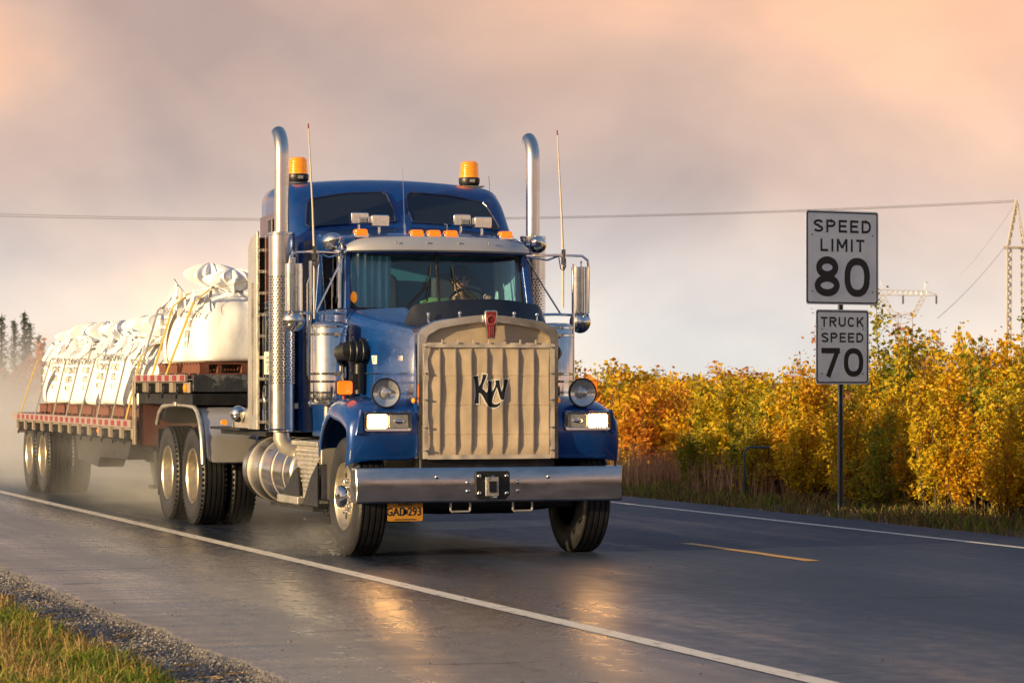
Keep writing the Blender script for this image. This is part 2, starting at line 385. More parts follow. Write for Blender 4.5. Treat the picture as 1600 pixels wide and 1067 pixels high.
def asphalt():
    m, n, l, p = nodes_of('wet_asphalt'); t = n.new('ShaderNodeTexCoord')
    def nz(sc, stretch, det=5, rg=.6):
        mp = n.new('ShaderNodeMapping'); mp.inputs['Scale'].default_value = stretch; l.new(t.outputs['Object'], mp.inputs[0])
        q = n.new('ShaderNodeTexNoise'); q.inputs['Scale'].default_value = sc; q.inputs['Detail'].default_value = det; q.inputs['Roughness'].default_value = rg
        l.new(mp.outputs[0], q.inputs[0]); return q.outputs[0]
    def rng(a, i0, i1, o0, o1):
        q = n.new('ShaderNodeMapRange'); l.new(a, q.inputs[0]); q.inputs[1].default_value = i0; q.inputs[2].default_value = i1; q.inputs[3].default_value = o0; q.inputs[4].default_value = o1; return q.outputs[0]
    def mt(op, a, b):
        q = n.new('ShaderNodeMath'); q.operation = op
        for i, v in enumerate((a, b)):
            if isinstance(v, (int, float)): q.inputs[i].default_value = v
            else: l.new(v, q.inputs[i])
        return q.outputs[0]
    big = nz(.35, (1, .35, 1), 4); streak = nz(2.2, (1, .05, 1), 5); fine = nz(90, (1, 1, 1), 3); mid = nz(7, (1, .6, 1), 6)
    sp = n.new('ShaderNodeSeparateXYZ'); l.new(t.outputs['Object'], sp.inputs[0])
    shoulder = rng(sp.outputs[0], 5.75, 6.35, 1., 0.)         # paler, warmer surface outside the edge line
    r = n.new('ShaderNodeValToRGB'); e = r.color_ramp.elements
    e[0].position = .38; e[0].color = (.010, .016, .030, 1); e[1].position = .64; e[1].color = (.034, .047, .076, 1)
    mixn = mt('ADD', mt('MULTIPLY', streak, .6), mt('MULTIPLY', mid, .4)); l.new(mixn, r.inputs[0])
    r2 = n.new('ShaderNodeValToRGB'); e = r2.color_ramp.elements
    e[0].position = .3; e[0].color = (.075, .070, .070, 1); e[1].position = .7; e[1].color = (.17, .152, .138, 1); l.new(mid, r2.inputs[0])
    mx = n.new('ShaderNodeMix'); mx.data_type = 'RGBA'; l.new(shoulder, mx.inputs[0]); l.new(r.outputs[0], mx.inputs[6]); l.new(r2.outputs[0], mx.inputs[7])
    sg = n.new('ShaderNodeMix'); sg.data_type = 'RGBA'; sg.blend_type = 'MULTIPLY'; sg.inputs[0].default_value = 1
    g = n.new('ShaderNodeValToRGB'); e = g.color_ramp.elements; e[0].position = .32; e[0].color = (.35, .35, .36, 1); e[1].position = .72; e[1].color = (2.0, 1.92, 1.85, 1); l.new(fine, g.inputs[0])
    l.new(mx.outputs[2], sg.inputs[6]); l.new(g.outputs[0], sg.inputs[7]); l.new(sg.outputs[2], p.inputs['Base Color'])
    wet = mt('ADD', mt('MULTIPLY', big, .55), mt('MULTIPLY', streak, .45))
    dry = rng(sp.outputs[0], 6.4, 8.8, .04, .30)                  # the crown and the far lane drain sooner
    wet = mt('ADD', mt('MULTIPLY', wet, .7), mt('MULTIPLY', mid, .3)); ro = mt('ADD', rng(wet, .40, .58, .13, .36), dry); l.new(mt('SUBTRACT', ro, mt('MULTIPLY', shoulder, .015)), p.inputs['Roughness'])
    p.inputs['Specular IOR Level'].default_value = .5
    tm = n.new('ShaderNodeMix'); tm.data_type = 'RGBA'; l.new(shoulder, tm.inputs[0]); tm.inputs[6].default_value = (.60, .74, 1, 1); tm.inputs[7].default_value = (.95, .93, .92, 1); l.new(tm.outputs[2], p.inputs['Specular Tint'])
    h = mt('ADD', mt('MULTIPLY', fine, .34), mt('MULTIPLY', mid, .5))
    bp = n.new('ShaderNodeBump'); bp.inputs['Strength'].default_value = .30; bp.inputs['Distance'].default_value = .015; l.new(h, bp.inputs['Height']); l.new(bp.outputs[0], p.inputs['Normal'])
    MATS['wet_asphalt'] = m
asphalt()
def paint(name, col, thr):
    m, n, l, p = nodes_of(name); t = n.new('ShaderNodeTexCoord'); mp = n.new('ShaderNodeMapping'); mp.inputs['Scale'].default_value = (1, .25, 1); l.new(t.outputs['Object'], mp.inputs[0])
    nz = n.new('ShaderNodeTexNoise'); nz.inputs['Scale'].default_value = 16; nz.inputs['Detail'].default_value = 8; nz.inputs['Roughness'].default_value = .75; l.new(mp.outputs[0], nz.inputs[0])
    mr = n.new('ShaderNodeMapRange'); mr.inputs[1].default_value = thr; mr.inputs[2].default_value = thr+.12; l.new(nz.outputs[0], mr.inputs[0])
    mx = n.new('ShaderNodeMix'); mx.data_type = 'RGBA'; l.new(mr.outputs[0], mx.inputs[0]); mx.inputs[6].default_value = (.05, .05, .055, 1); mx.inputs[7].default_value = (*col, 1)
    l.new(mx.outputs[2], p.inputs['Base Color']); p.inputs['Roughness'].default_value = .45; MATS[name] = m
paint('white_paint', (.78, .72, .62), .335); paint('worn_white', (.42, .40, .38), .42); paint('yellow_paint', (.68, .34, .03), .33)
pm('crack_dark', (.012, .012, .013), .7)

b = B(); b.grid(lambda u, v: (-2500+5000*u, -300+4300*v, -.14), 10, 10); tag(b.build('ground', 'soil'), kind='structure')
# road: ragged near edge, straight far edge
ys = [-60, -30, -10]+[i*.09 for i in range(0, 820)]+[73, 80, 90, 100, 130, 200, 400, 800, 1600, 3000]
Lx = [3.74+.07*noise.noise((y*.9, 0, 0))+.045*noise.noise((y*4.3, 5, 0))+.03*noise.noise((y*13, 8, 0)) if -10 < y < 80 else 3.75 for y in ys]
Rx = [14.02+.06*noise.noise((y*.7, 9, 0))+.04*noise.noise((y*3.3, 2, 0)) if -10 < y < 80 else 14.0 for y in ys]
b = B(); b.ring_loft([[(Lx[i]-.05-.03*noise.noise((y*9, 1, 6)), y, -.12), (Lx[i], y, -.010), (Lx[i]+.014, y, 0), (6, y, 0), (10, y, 0), (Rx[i]-.05, y, 0), (Rx[i], y, -.012), (Rx[i]+.07, y, -.12)] for i, y in enumerate(ys)], cap=False, close=False)
road = tag(b.build('road', 'wet_asphalt', angle=60), kind='structure')
def stripe(name, x, w, y0, y1, mat, z=.004, step=.5, wob=.006):
    b = B(); n = max(2, int(min(y1-y0, 90)/step)); yy = [y0+(min(y1, y0+90)-y0)*i/n for i in range(n+1)]
    if y1 > y0+90: yy += [y0+150, y0+300, y1]
    b.ring_loft([[(x-w/2+wob*noise.noise((y*2, x, 1)), y, z), (x+w/2+wob*noise.noise((y*2, x, 7)), y, z)] for y in yy], cap=False, close=False)
    return b.build(name, mat, road)
stripe('edge_line', 6.265, .15, -40, 1500, 'white_paint')
stripe('edge_line', 13.09, .11, -40, 1500, 'white_paint')
for k in range(-2, 30): stripe('centre_dash', 10.43, .12, 23.55+k*12.2, 26.5+k*12.2, 'yellow_paint', step=.15, wob=.02)
random.seed(3)
def crack(y, x0, x1, w, amp=.30):
    b = B(); n = int((x1-x0)/.07)+2; rings = []; ph = random.random()*50
    for i in range(n+1):
        x = x0+(x1-x0)*i/n; yy = y+amp*noise.noise((x*.8, ph, 0))+.03*noise.noise((x*6, ph, 3)); ww = w*max(.02, .30+1.1*noise.noise((x*2.1, ph, 9)))
        rings.append([(x, yy-ww, .003), (x, yy+ww, .003)])
    b.ring_loft(rings, cap=False, close=False); b.build('crack', 'crack_dark', road)
for y, x0, x1, w in [(15.6, 3.85, 5.6, .010), (16.7, 4.3, 6.1, .010), (17.9, 3.9, 6.15, .012), (19.3, 4.4, 5.9, .012), (20.6, 3.85, 6.1, .014), (22.6, 3.85, 6.15, .016), (24.4, 3.85, 6.2, .018), (27.5, 3.85, 6.1, .016), (31, 3.85, 6.1, .016), (17.0, 6.5, 10.1, .010), (19.4, 8.5, 12.8, .012), (14.6, 6.4, 9.0, .008)]:
    crack(y, x0, x1, w)
# stains of fallen leaves and mud crumbs on the asphalt
b = B()
for _ in range(300):
    x = random.uniform(3.8, 6.1) if random.random() < .7 else random.uniform(6.4, 13.9); y = random.uniform(13, 40); s = random.uniform(.004, .011); a = random.random()*6
    b.add([(x+s*math.cos(a+k*1.57)*random.uniform(.6, 1.3), y+s*math.sin(a+k*1.57)*random.uniform(.6, 1.3), .002+s*.25*(k % 2)) for k in range(4)]+[(x, y, .004+s*.5)], [(0, 1, 4), (1, 2, 4), (2, 3, 4), (3, 0, 4)])
tag(b.build('road_crumbs', 'crack_dark', fix=False), 'dark grit crumbs scattered over the wet asphalt', 'grit', kind='stuff')

def gz(x, y): return -.05+.03*noise.noise((x*1.3, y*.8, 0))-max(0, 3.2-x)*.02
b = B(); b.grid(lambda u, v: (-14+17.9*u, -20+110*v, gz(-14+17.9*u, -20+110*v) if 0 else -.075+.025*noise.noise(((-14+17.9*u)*1.1, (-20+110*v)*.7, 0))), 60, 200)
tag(b.build('gravel_shoulder', 'gravel_bed', angle=80), kind='structure')
b = B(); b.grid(lambda u, v: (13.9+5*u, -20+220*v, -.075+.03*noise.noise(((13.9+5*u)*1.1, (-20+220*v)*.7, 4))+.04*u), 20, 240)
tag(b.build('verge', 'soil', angle=80), kind='structure')
# gravel stones
random.seed(11)
def stones(n, xr, yr, smin, smax, z):
    b = B()
    for _ in range(n):
        x = random.gauss((xr[0]+xr[1])/2, (xr[1]-xr[0])/3.4); y = yr[0]+(yr[1]-yr[0])*random.random()**1.5; s = random.uniform(smin, smax)*(1 if random.random() < .9 else 1.7); a = random.random()*6
        ca, sa = math.cos(a)*s, math.sin(a)*s; k = [random.uniform(.6, 1.2) for _ in range(6)]
        b.add([(x+ca*k[0], y+sa*k[0], z), (x-sa*k[1], y+ca*k[1], z+s*.2), (x-ca*k[2], y-sa*k[2], z), (x+sa*k[3], y-ca*k[3], z+s*.2), (x, y, z+s*.75*k[4]), (x, y, z-s*.4)],
              [(0, 1, 4), (1, 2, 4), (2, 3, 4), (3, 0, 4), (1, 0, 5), (2, 1, 5), (3, 2, 5), (0, 3, 5)])
    return b
def island_mat(name, stops, rough=.8, trans=0., objw=0.):
    m, n, l, p = nodes_of(name); g = n.new('ShaderNodeNewGeometry'); r = n.new('ShaderNodeValToRGB'); e = r.color_ramp.elements
    src = g.outputs['Random Per Island']
    if objw:
        oi = n.new('ShaderNodeObjectInfo'); a = n.new('ShaderNodeMath'); a.operation = 'MULTIPLY'; a.inputs[1].default_value = 1-objw; l.new(src, a.inputs[0])
        c = n.new('ShaderNodeMath'); c.operation = 'MULTIPLY_ADD'; c.inputs[1].default_value = objw; l.new(oi.outputs['Random'], c.inputs[0]); l.new(a.outputs[0], c.inputs[2]); src = c.outputs[0]
    l.new(src, r.inputs[0])
    e[0].position = stops[0][0]; e[0].color = (*stops[0][1], 1); e[1].position = stops[-1][0]; e[1].color = (*stops[-1][1], 1)
    for ps, c in stops[1:-1]: q = e.new(ps); q.color = (*c, 1)
    l.new(r.outputs[0], p.inputs['Base Color']); p.inputs['Roughness'].default_value = rough; p.inputs['Specular IOR Level'].default_value = .3
    if trans:
        tr = n.new('ShaderNodeBsdfTranslucent'); l.new(r.outputs[0], tr.inputs[0]); mx = n.new('ShaderNodeMixShader'); mx.inputs[0].default_value = trans
        l.new(p.outputs[0], mx.inputs[1]); l.new(tr.outputs[0], mx.inputs[2]); l.new(mx.outputs[0], n['Material Output'].inputs[0])
    MATS[name] = m
island_mat('stones', [(0, (.09, .09, .10)), (.5, (.20, .19, .19)), (.85, (.34, .31, .28)), (1, (.50, .42, .34))])
b = stones(3500, (3.55, 3.86), (12, 34), .004, .012, -.02); tag(b.build('gravel_stones', 'stones', fix=False, angle=10), 'small chips lodged along the broken asphalt edge', 'gravel', kind='stuff')
b = stones(16000, (3.0, 3.80), (12, 34), .005, .014, -.055); tag(b.build('gravel_stones', 'stones', fix=False, angle=10), 'loose grey gravel along the crumbling edge of the near shoulder', 'gravel', kind='stuff')
b = stones(2500, (13.95, 14.25), (18, 60), .012, .03, -.05); tag(b.build('gravel_stones', 'stones', fix=False, angle=10), 'thin line of gravel along the far pavement edge', 'gravel', kind='stuff')

# ------------------------------------------------------------------ grass
island_mat('grass_near', [(0, (.06, .11, .012)), (.4, (.14, .21, .02)), (.65, (.28, .28, .03)), (.85, (.44, .31, .06)), (1, (.56, .33, .10))], .6, .3)
island_mat('grass_dry', [(0, (.24, .15, .05)), (.5, (.42, .27, .10)), (1, (.52, .36, .18))], .7, .3)
island_mat('grass_green', [(0, (.06, .11, .012)), (.6, (.15, .23, .02)), (1, (.28, .30, .03))], .6, .3)
island_mat('grass_verge', [(0, (.07, .065, .02)), (.4, (.16, .12, .035)), (.75, (.28, .19, .06)), (1, (.38, .25, .09))], .7, .3)
island_mat('grass_pink', [(0, (.24, .12, .08)), (.5, (.42, .24, .15)), (1, (.50, .34, .20))], .7, .3)
def blades(n, place, hmin, hmax, w, lean=.5, z0=-.07, segs=3):
    b = B(); V = b.v; F = b.f
    for _ in range(n):
        x, y, k = place(); h = random.uniform(hmin, hmax)*k; a = random.random()*6.283; dx, dy = math.cos(a), math.sin(a); ln = random.uniform(.1, 1)*lean*h; i0 = len(V)
        a2 = random.random()*6.283; wx, wy = math.cos(a2)*w, math.sin(a2)*w
        for s in range(segs):
            t = s/segs; ww = (1-t*.7); V.append((x+dx*ln*t*t-wx*ww, y+dy*ln*t*t-wy*ww, z0+h*t)); V.append((x+dx*ln*t*t+wx*ww, y+dy*ln*t*t+wy*ww, z0+h*t))
        V.append((x+dx*ln, y+dy*ln, z0+h*(1-.25*lean)))
        for s in range(segs-1): q = i0+2*s; F.append((q, q+1, q+3, q+2))
        q = i0+2*(segs-1); F.append((q, q+1, q+2))
    return b
random.seed(5)
def pn(dens, xr, yr, scale=1.2, sd=0, edge=None, clump=None):
    while True:
        x = random.uniform(*xr); y = random.uniform(*yr)
        d = noise.noise((x*scale, y*scale, sd))*.5+.5
        e = 1 if edge is None else max(0, min(1, edge(x, y)))
        if random.random() < max(0, (d-dens)*3)*e: return x, y, (.55+.7*d)*(.5+.5*e)
near_edge = lambda x, y: (3.22+.22*noise.noise((y*.9, 3, 1))-x)/.28
b = blades(15000, lambda: pn(.40, (.6, 3.4), (12.5, 24), 1.1, 2, near_edge), .09, .26, .0045, .9)
tag(b.build('grass', 'grass_near', fix=False), 'mixed green and straw grass beside the near gravel shoulder', 'grass', kind='stuff')
b = blades(15000, lambda: pn(.44, (.6, 3.3), (12.5, 22), 1.6, 30, near_edge), .09, .24, .0048, .8)
tag(b.build('grass', 'grass_green', fix=False), 'fresh green grass tufts beside the near gravel shoulder', 'grass', kind='stuff')
b = blades(4200, lambda: pn(.50, (1.2, 3.4), (12.8, 22), 1.9, 60, near_edge), .14, .34, .0035, .8)
tag(b.build('grass', 'grass_dry', fix=False), 'tall straw coloured grass stalks beside the near gravel shoulder', 'grass', kind='stuff')
b = blades(22000, lambda: pn(.34, (-7, 3.3), (8, 60), .7, 91, near_edge), .10, .28, .010, .9)
tag(b.build('grass', 'grass_near', fix=False), 'coarser grass of the near verge further along the shoulder', 'grass', kind='stuff')
b = B(); random.seed(9)
for _ in range(160):
    x = random.gauss(3.2, .16); y = random.uniform(14, 23); a = random.uniform(-.6, .6)+(1.57 if random.random() < .3 else 0); ll = random.uniform(.05, .17)
    b.tube([(x, y, -.045), (x+ll*math.cos(a), y+ll*math.sin(a), -.035)], .004, 4)
tag(b.build('straw', 'grass_dry', fix=False), 'fallen straw lying on the near gravel', 'straw', kind='stuff')
far_edge = lambda x, y: (x-14.12-.15*noise.noise((y*.8, 3, 1)))/.5
random.seed(6)
b = blades(17000, lambda: pn(.3, (14.1, 16.9), (22, 60), .9, 12, far_edge), .07, .22, .008, 1.0)
tag(b.build('grass', 'grass_verge', fix=False), 'olive and straw verge grass along the far road edge', 'grass', kind='stuff')
b = blades(2600, lambda: pn(.46, (14.4, 16.9), (22, 60), .9, 42, far_edge), .08, .24, .008, .8)
tag(b.build('grass', 'grass_green', fix=False), 'green tufts in the verge along the far road edge', 'grass', kind='stuff')
b = blades(3600, lambda: pn(.42, (15.6, 17.2), (38, 62), .7, 72), .25, .7, .007, .3)
tag(b.build('grass', 'grass_pink', fix=False), 'pinkish dry weed stalks in front of the yellow thicket', 'grass', kind='stuff')

# ------------------------------------------------------------------ shrubs
island_mat('leaf_gold', [(0, (.36, .16, .010)), (.25, (.60, .31, .010)), (.50, (.74, .46, .012)), (.75, (.58, .46, .02)), (1, (.24, .29, .02))], .45, .42, .5)
island_mat('leaf_green', [(0, (.10, .15, .012)), (.4, (.24, .27, .02)), (.7, (.46, .36, .02)), (1, (.60, .34, .02))], .5, .42, .45)
island_mat('leaf_orange', [(0, (.42, .13, .02)), (.4, (.60, .23, .02)), (.75, (.70, .33, .03)), (1, (.62, .38, .05))], .5, .42, .45)
island_mat('leaf_red', [(0, (.36, .09, .02)), (.5, (.52, .15, .03)), (1, (.60, .24, .05))], .5, .4, .4)
island_mat('leaf_pink', [(0, (.26, .10, .08)), (.5, (.40, .18, .11)), (1, (.46, .27, .12))], .55, .4, .4)
island_mat('leaf_brown', [(0, (.12, .06, .035)), (.6, (.22, .11, .05)), (1, (.50, .34, .06))], .55, .3, .3)
def shrub_proto(seed, H, W_, nst, nleaf, size, spike=.3, taper=.55):
    random.seed(seed); st = B(); lv = B(); V = lv.v; F = lv.f
    twigs = []
    for i in range(nst):
        a = random.random()*6.283; rr = random.random()**.6*W_*.5; h = H*random.uniform(.45, 1)*(1-.2*rr/(W_*.5))
        if random.random() < spike: h *= random.uniform(1.0, 1.22)
        bx, by = math.cos(a)*rr*.5, math.sin(a)*rr*.5; tx, ty = math.cos(a)*rr, math.sin(a)*rr
        pts = []
        for k in range(6):
            t = k/5; pts.append(Vector((bx+(tx-bx)*t+.07*noise.noise((i*7, t*3, seed)), by+(ty-by)*t+.07*noise.noise((i*7, t*3, seed+50)), h*t)))
        st.tube(pts, [.014, .012, .009, .007, .005, .002], 5); twigs.append((pts[3], pts[5], h*.3, .05))
        for q in range(max(3, int(h*5))):
            t = random.uniform(.08, .92); k = min(4, int(t*5)); p = pts[k].lerp(pts[k+1], t*5-k); aa = random.random()*6.283; ll = random.uniform(.20, .48)*(1-taper*t)+.05
            e = p+Vector((math.cos(aa)*ll*.62, math.sin(aa)*ll*.62, ll*random.uniform(.45, .9)))
            st.tube([p, p.lerp(e, .5)+Vector((0, 0, -.01)), e], [.005, .004, .002], 4); twigs.append((p, e, ll, .045))
    wts = [w[2] for w in twigs]
    for p, e, ll, sp in random.choices(twigs, wts, k=nleaf):
        c = p.lerp(e, .15+.9*random.random())+Vector((random.gauss(0, sp), random.gauss(0, sp), random.gauss(0, sp)))
        s = size*random.uniform(.5, 1.35); d = Vector((random.gauss(0, 1), random.gauss(0, 1), random.gauss(-.35, .6))).normalized(); e2 = d.cross(Vector((random.gauss(0, 1), random.gauss(0, 1), random.gauss(0, 1)))).normalized(); n_ = d.cross(e2)
        i0 = len(V); V.extend([tuple(c), tuple(c+d*s*.45+e2*s*.3+n_*s*.08), tuple(c+d*s), tuple(c+d*s*.45-e2*s*.3+n_*s*.08)])
        F.append((i0, i0+1, i0+2)); F.append((i0, i0+2, i0+3))
    return st.mesh('stem', fix=False), lv.mesh('foliage', fix=False, angle=20)
PRO = [shrub_proto(20+i, 2.35, 1.3, 9, 2600, .078, .35) for i in range(8)]
SPK = [shrub_proto(40+i, 2.6, .34, 2, 380, .075, .5, .8) for i in range(5)]
LOW = [shrub_proto(60+i, 1.6, 1.3, 9, 1500, .085, .5) for i in range(5)]
FARP = [shrub_proto(80+i, 2.8, 1.8, 12, 1500, .15) for i in range(3)]
leafcache = {}
def shrub(proto, mat, loc, s, label, cat, group, name, sz=1.):
    key = (proto[1].name, mat)
    if key not in leafcache:
        a = proto[1].copy(); a.materials.clear(); a.materials.append(MATS[mat]); leafcache[key] = a
    o = empty(name, loc, random.random()*6.283); o.scale = (s, s, s*sz)
    link('foliage', leafcache[key], None, o); link('stem', proto[0], 'bark', o)
    return tag(o, label, cat, group)
random.seed(77)
KINDS = {'leaf_gold': ('golden leafy shrub in the dense thicket beyond the far verge', 'golden shrubs of the thicket'),
         'leaf_green': ('yellow green leafy shrub among the golden ones of the thicket', 'yellow green shrubs of the thicket'),
         'leaf_orange': ('orange leafed shrub in the lower thicket further along the road', 'orange shrubs of the thicket'),
         'leaf_pink': ('pinkish brown sparse sapling standing above the thicket', 'pinkish saplings above the thicket'),
         'leaf_brown': ('thin brown sapling with few withered leaves above the low thicket', 'withered saplings above the thicket')}
y = 25.4
while y < 41.5:
    for row, x in enumerate((16.3, 16.9, 17.6, 18.4, 19.3)):
        px = x+random.uniform(-.4, .4); py = y+random.uniform(-.4, .4)
        g = noise.noise((px*.25, py*.28, 3)); mt_ = 'leaf_green' if (g > .22 or random.random() < .12) else 'leaf_gold'
        s = random.uniform(.82, 1.12)*((.62, .84, .96, 1.03, 1.08)[row]+.14*noise.noise((py*.4, 1, 1)))
        if py > 39.5: s *= .85
        if py < 30.5: s *= 1.10
        shrub(random.choice(PRO), mt_, (px, py, -.06), s, KINDS[mt_][0], 'shrub', KINDS[mt_][1], 'leafy_shrub')
    y += .60
for i in range(34):
    py = random.uniform(26, 41.5); px = random.uniform(16.9, 19.8); mt_ = 'leaf_gold' if i % 3 else 'leaf_green'
    shrub(random.choice(SPK), mt_, (px, py, -.05), random.uniform(.85, 1.18), 'slender %s sapling with a leafy tip rising through the thicket' % ('golden' if mt_ == 'leaf_gold' else 'yellow green'), 'sapling', 'slender %s saplings in the thicket' % ('golden' if mt_ == 'leaf_gold' else 'green'), 'sapling')
y = 41.6
while y < 64:
    for row, x in enumerate((17.2, 18.3, 19.6, 21.2, 23.0)):
        px = x+random.uniform(-.4, .4); py = y+random.uniform(-.4, .4)
        mt_ = 'leaf_orange' if random.random() < .42 else ('leaf_green' if random.random() < .2 else 'leaf_gold')
        lab = KINDS[mt_]
        if mt_ != 'leaf_orange': lab = ('low %s shrub in the thicket where it is only chest high' % ('golden' if mt_ == 'leaf_gold' else 'yellow green'), 'low %s shrubs further along the road' % ('golden' if mt_ == 'leaf_gold' else 'green'))
        shrub(random.choice(LOW), mt_, (px, py, -.06), random.uniform(1.0, 1.24), lab[0], 'shrub', lab[1], 'leafy_shrub')
    y += .95
for i in range(48):
    py = random.uniform(26, 41); px = random.uniform(17.6, 20.2)
    shrub(random.choice(SPK), 'leaf_pink', (px, py, -.05), random.uniform(.98, 1.2), KINDS['leaf_pink'][0], 'sapling', KINDS['leaf_pink'][1], 'sapling')
for i in range(16):
    py = random.uniform(42, 58); px = random.uniform(17.4, 20.5)
    k = 'leaf_brown' if i % 2 else 'leaf_pink'
    shrub(random.choice(SPK), k, (px, py, -.05), random.uniform(.72, 1.0), KINDS[k][0] if k == 'leaf_brown' else 'pinkish sapling rising from the low thicket', 'sapling', KINDS[k][1] if k == 'leaf_brown' else 'pinkish saplings of the low thicket', 'sapling')
# distant bushes and spruces seen past the trailer's tail
for i in range(46):
    py = random.uniform(84, 190); px = 16.6+random.uniform(0, 9)+(py-84)*.035
    shrub(random.choice(FARP), 'leaf_red', (px, py, -.1), random.uniform(.95, 1.4), 'rust orange bush in the distance beyond the trailer tail', 'bush', 'distant bushes', 'distant_bush')
island_mat('needles', [(0, (.012, .022, .014)), (.6, (.028, .042, .024)), (1, (.05, .06, .03))], .7, .15, .3)
def spruce(seed, H, loc, label):
    random.seed(seed); o = empty('spruce_tree', loc); t = B(); t.tube([(0, 0, 0), (0, 0, H*.5), (.03, .02, H)], [.10, .06, .012], 7); t.build('trunk', 'bark', o)
    b = B(); n = int(H*6.5)
    for i in range(n):
        z = H*(.10+.88*i/n); ln = (.10+.95*(1-z/H)**.85)*random.uniform(.55, 1.1)
        for k in range(random.randint(4, 6)):
            a = random.random()*6.283; l2 = ln*random.uniform(.6, 1); d = Vector((math.cos(a), math.sin(a), -.28+.3*z/H))
            for q in range(int(7+l2*16)):
                s = random.random()**.8; c = Vector((0, 0, z))+d*l2*s+Vector((random.gauss(0, .03), random.gauss(0, .03), -abs(random.gauss(0, .05))+.10*s*s)); w = random.uniform(.05, .12)
                e = Vector((random.gauss(0, 1), random.gauss(0, 1), random.gauss(-.3, .5))).normalized(); f = e.cross(d).normalized()*.3
                b.add([c, c+e*w+f*w, c+e*w*1.6, c+e*w-f*w], [(0, 1, 2, 3)])
    b.build('crown', 'needles', o, fix=False); return tag(o, label, 'tree', 'spruces beyond the trailer')
def at(u, d, v=596.):
    k = (u-800)/4700; C_, S_ = math.cos(YAW), math.sin(YAW); return d*(k*C_+S_), d*(-k*S_+C_), 1.53-(v-596)/4700*d
for i, (u, d, v, lab) in enumerate([(38, 165, 484, 'tallest dark spruce with open tiers in the misty distance'), (22, 185, 497, 'slim dark spruce close beside the tallest one'), (2, 150, 489, 'dark narrow spruce standing apart past the other spruces'), (46, 176, 500, 'shorter spruce tucked against the tallest spruce'), (-18, 170, 493, 'spruce outside the group furthest along the road'), (60, 190, 520, 'small spruce nearest to the trailer load')]):
    x, y, z = at(u, d, v); spruce(200+i, z+.1, (x, y, -.1), lab)

# ------------------------------------------------------------------ speed signs
SX, SY = 15.03, 33.15
sp_ = empty('sign_post', (SX, SY, -.08), R(13)); b = B(); b.prism([(-.032, 0), (-.032, -.02), (-.022, -.02), (-.014, .012), (.014, .012), (.022, -.02), (.032, -.02), (.032, 0), (.02, .022), (-.02, .022)], 'z', 0, 3.4)
b.build('post', 'galvanised', sp_); tag(sp_, 'thin grey steel post carrying two speed signs', 'post')
def sign(name, w, h, zc, lines, label):
    o = empty(name, (SX, SY, zc), R(13)); tag(o, label, 'sign')
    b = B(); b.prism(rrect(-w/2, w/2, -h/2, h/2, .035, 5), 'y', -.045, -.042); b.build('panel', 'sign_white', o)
    outer = rrect(-w/2+.014, w/2-.014, -h/2+.014, h/2-.014, .028, 5); inner = rrect(-w/2+.030, w/2-.030, -h/2+.030, h/2-.030, .022, 5)
    b = B(); k = len(outer); b.add([(x, -.0465, z) for x, z in outer]+[(x, -.0465, z) for x, z in inner], [(i, (i+1) % k, (i+1) % k+k, i+k) for i in range(k)]); b.build('border', 'sign_ink', o)
    for txt, size, zo, wd, k, gp in lines:
        for b in letter_meshes(txt, size, wd, k, gp): b.v = [(x, y-.0467, z+zo) for x, y, z in b.v]; b.build('letter', 'sign_ink', o, fix=False)
    for sx in (-1, 1):
        for sz in (-1, 1): b = B(); b.cyl((sx*(w/2-.09), -.042, sz*h*.30-.12*h*.5), (sx*(w/2-.09), -.049, sz*h*.30-.12*h*.5), .011, n=10); b.build('bolt', 'galvanised', o)
    return o
sign('speed_limit_sign', 1.09, 1.125, 3.015, [('SPEED', .152, .377, .86, .19, .24), ('LIMIT', .152, .148, .66, .19, .27), ('80', .47, -.232, .83, .185, .13)], 'large white speed limit sign reading 80 atop the post')
sign('truck_speed_sign', .80, .895, 1.945, [('TRUCK', .118, .30, .65, .19, .20), ('SPEED', .116, .112, .63, .19, .22), ('70', .345, -.185, .63, .19, .14)], 'smaller white truck speed sign reading 70 below the big one')
pr = empty('pipe_rail', (0, 0, 0)); x0, y0, _ = at(1163, 41.2); x1, y1, _ = at(1297, 41.2)
pr.location = ((x0+x1)/2, (y0+y1)/2, -.08); dx, dy = (x1-x0)/2, (y1-y0)/2
b = B(); pts = []
for i in range(7): a = R(180-15*i); pts.append((-dx*.86+dx*.14*math.cos(a), -dy*.86+dy*.14*math.cos(a), .60+.11*math.sin(a)))
for i in range(7): a = R(90-15*i); pts.append((dx*.86+dx*.14*math.cos(a), dy*.86+dy*.14*math.cos(a), .60+.11*math.sin(a)))
b.tube(pts, .018, 8); b.build('crossbar', 'blue_pipe', pr)
for s in (-1, 1): b = B(); b.cyl((s*dx, s*dy, 0), (s*dx, s*dy, .60), .018, n=8); b.build('leg', 'blue_pipe', pr)
tag(pr, 'bent blue grey pipe rail half hidden in the golden thicket', 'rail')

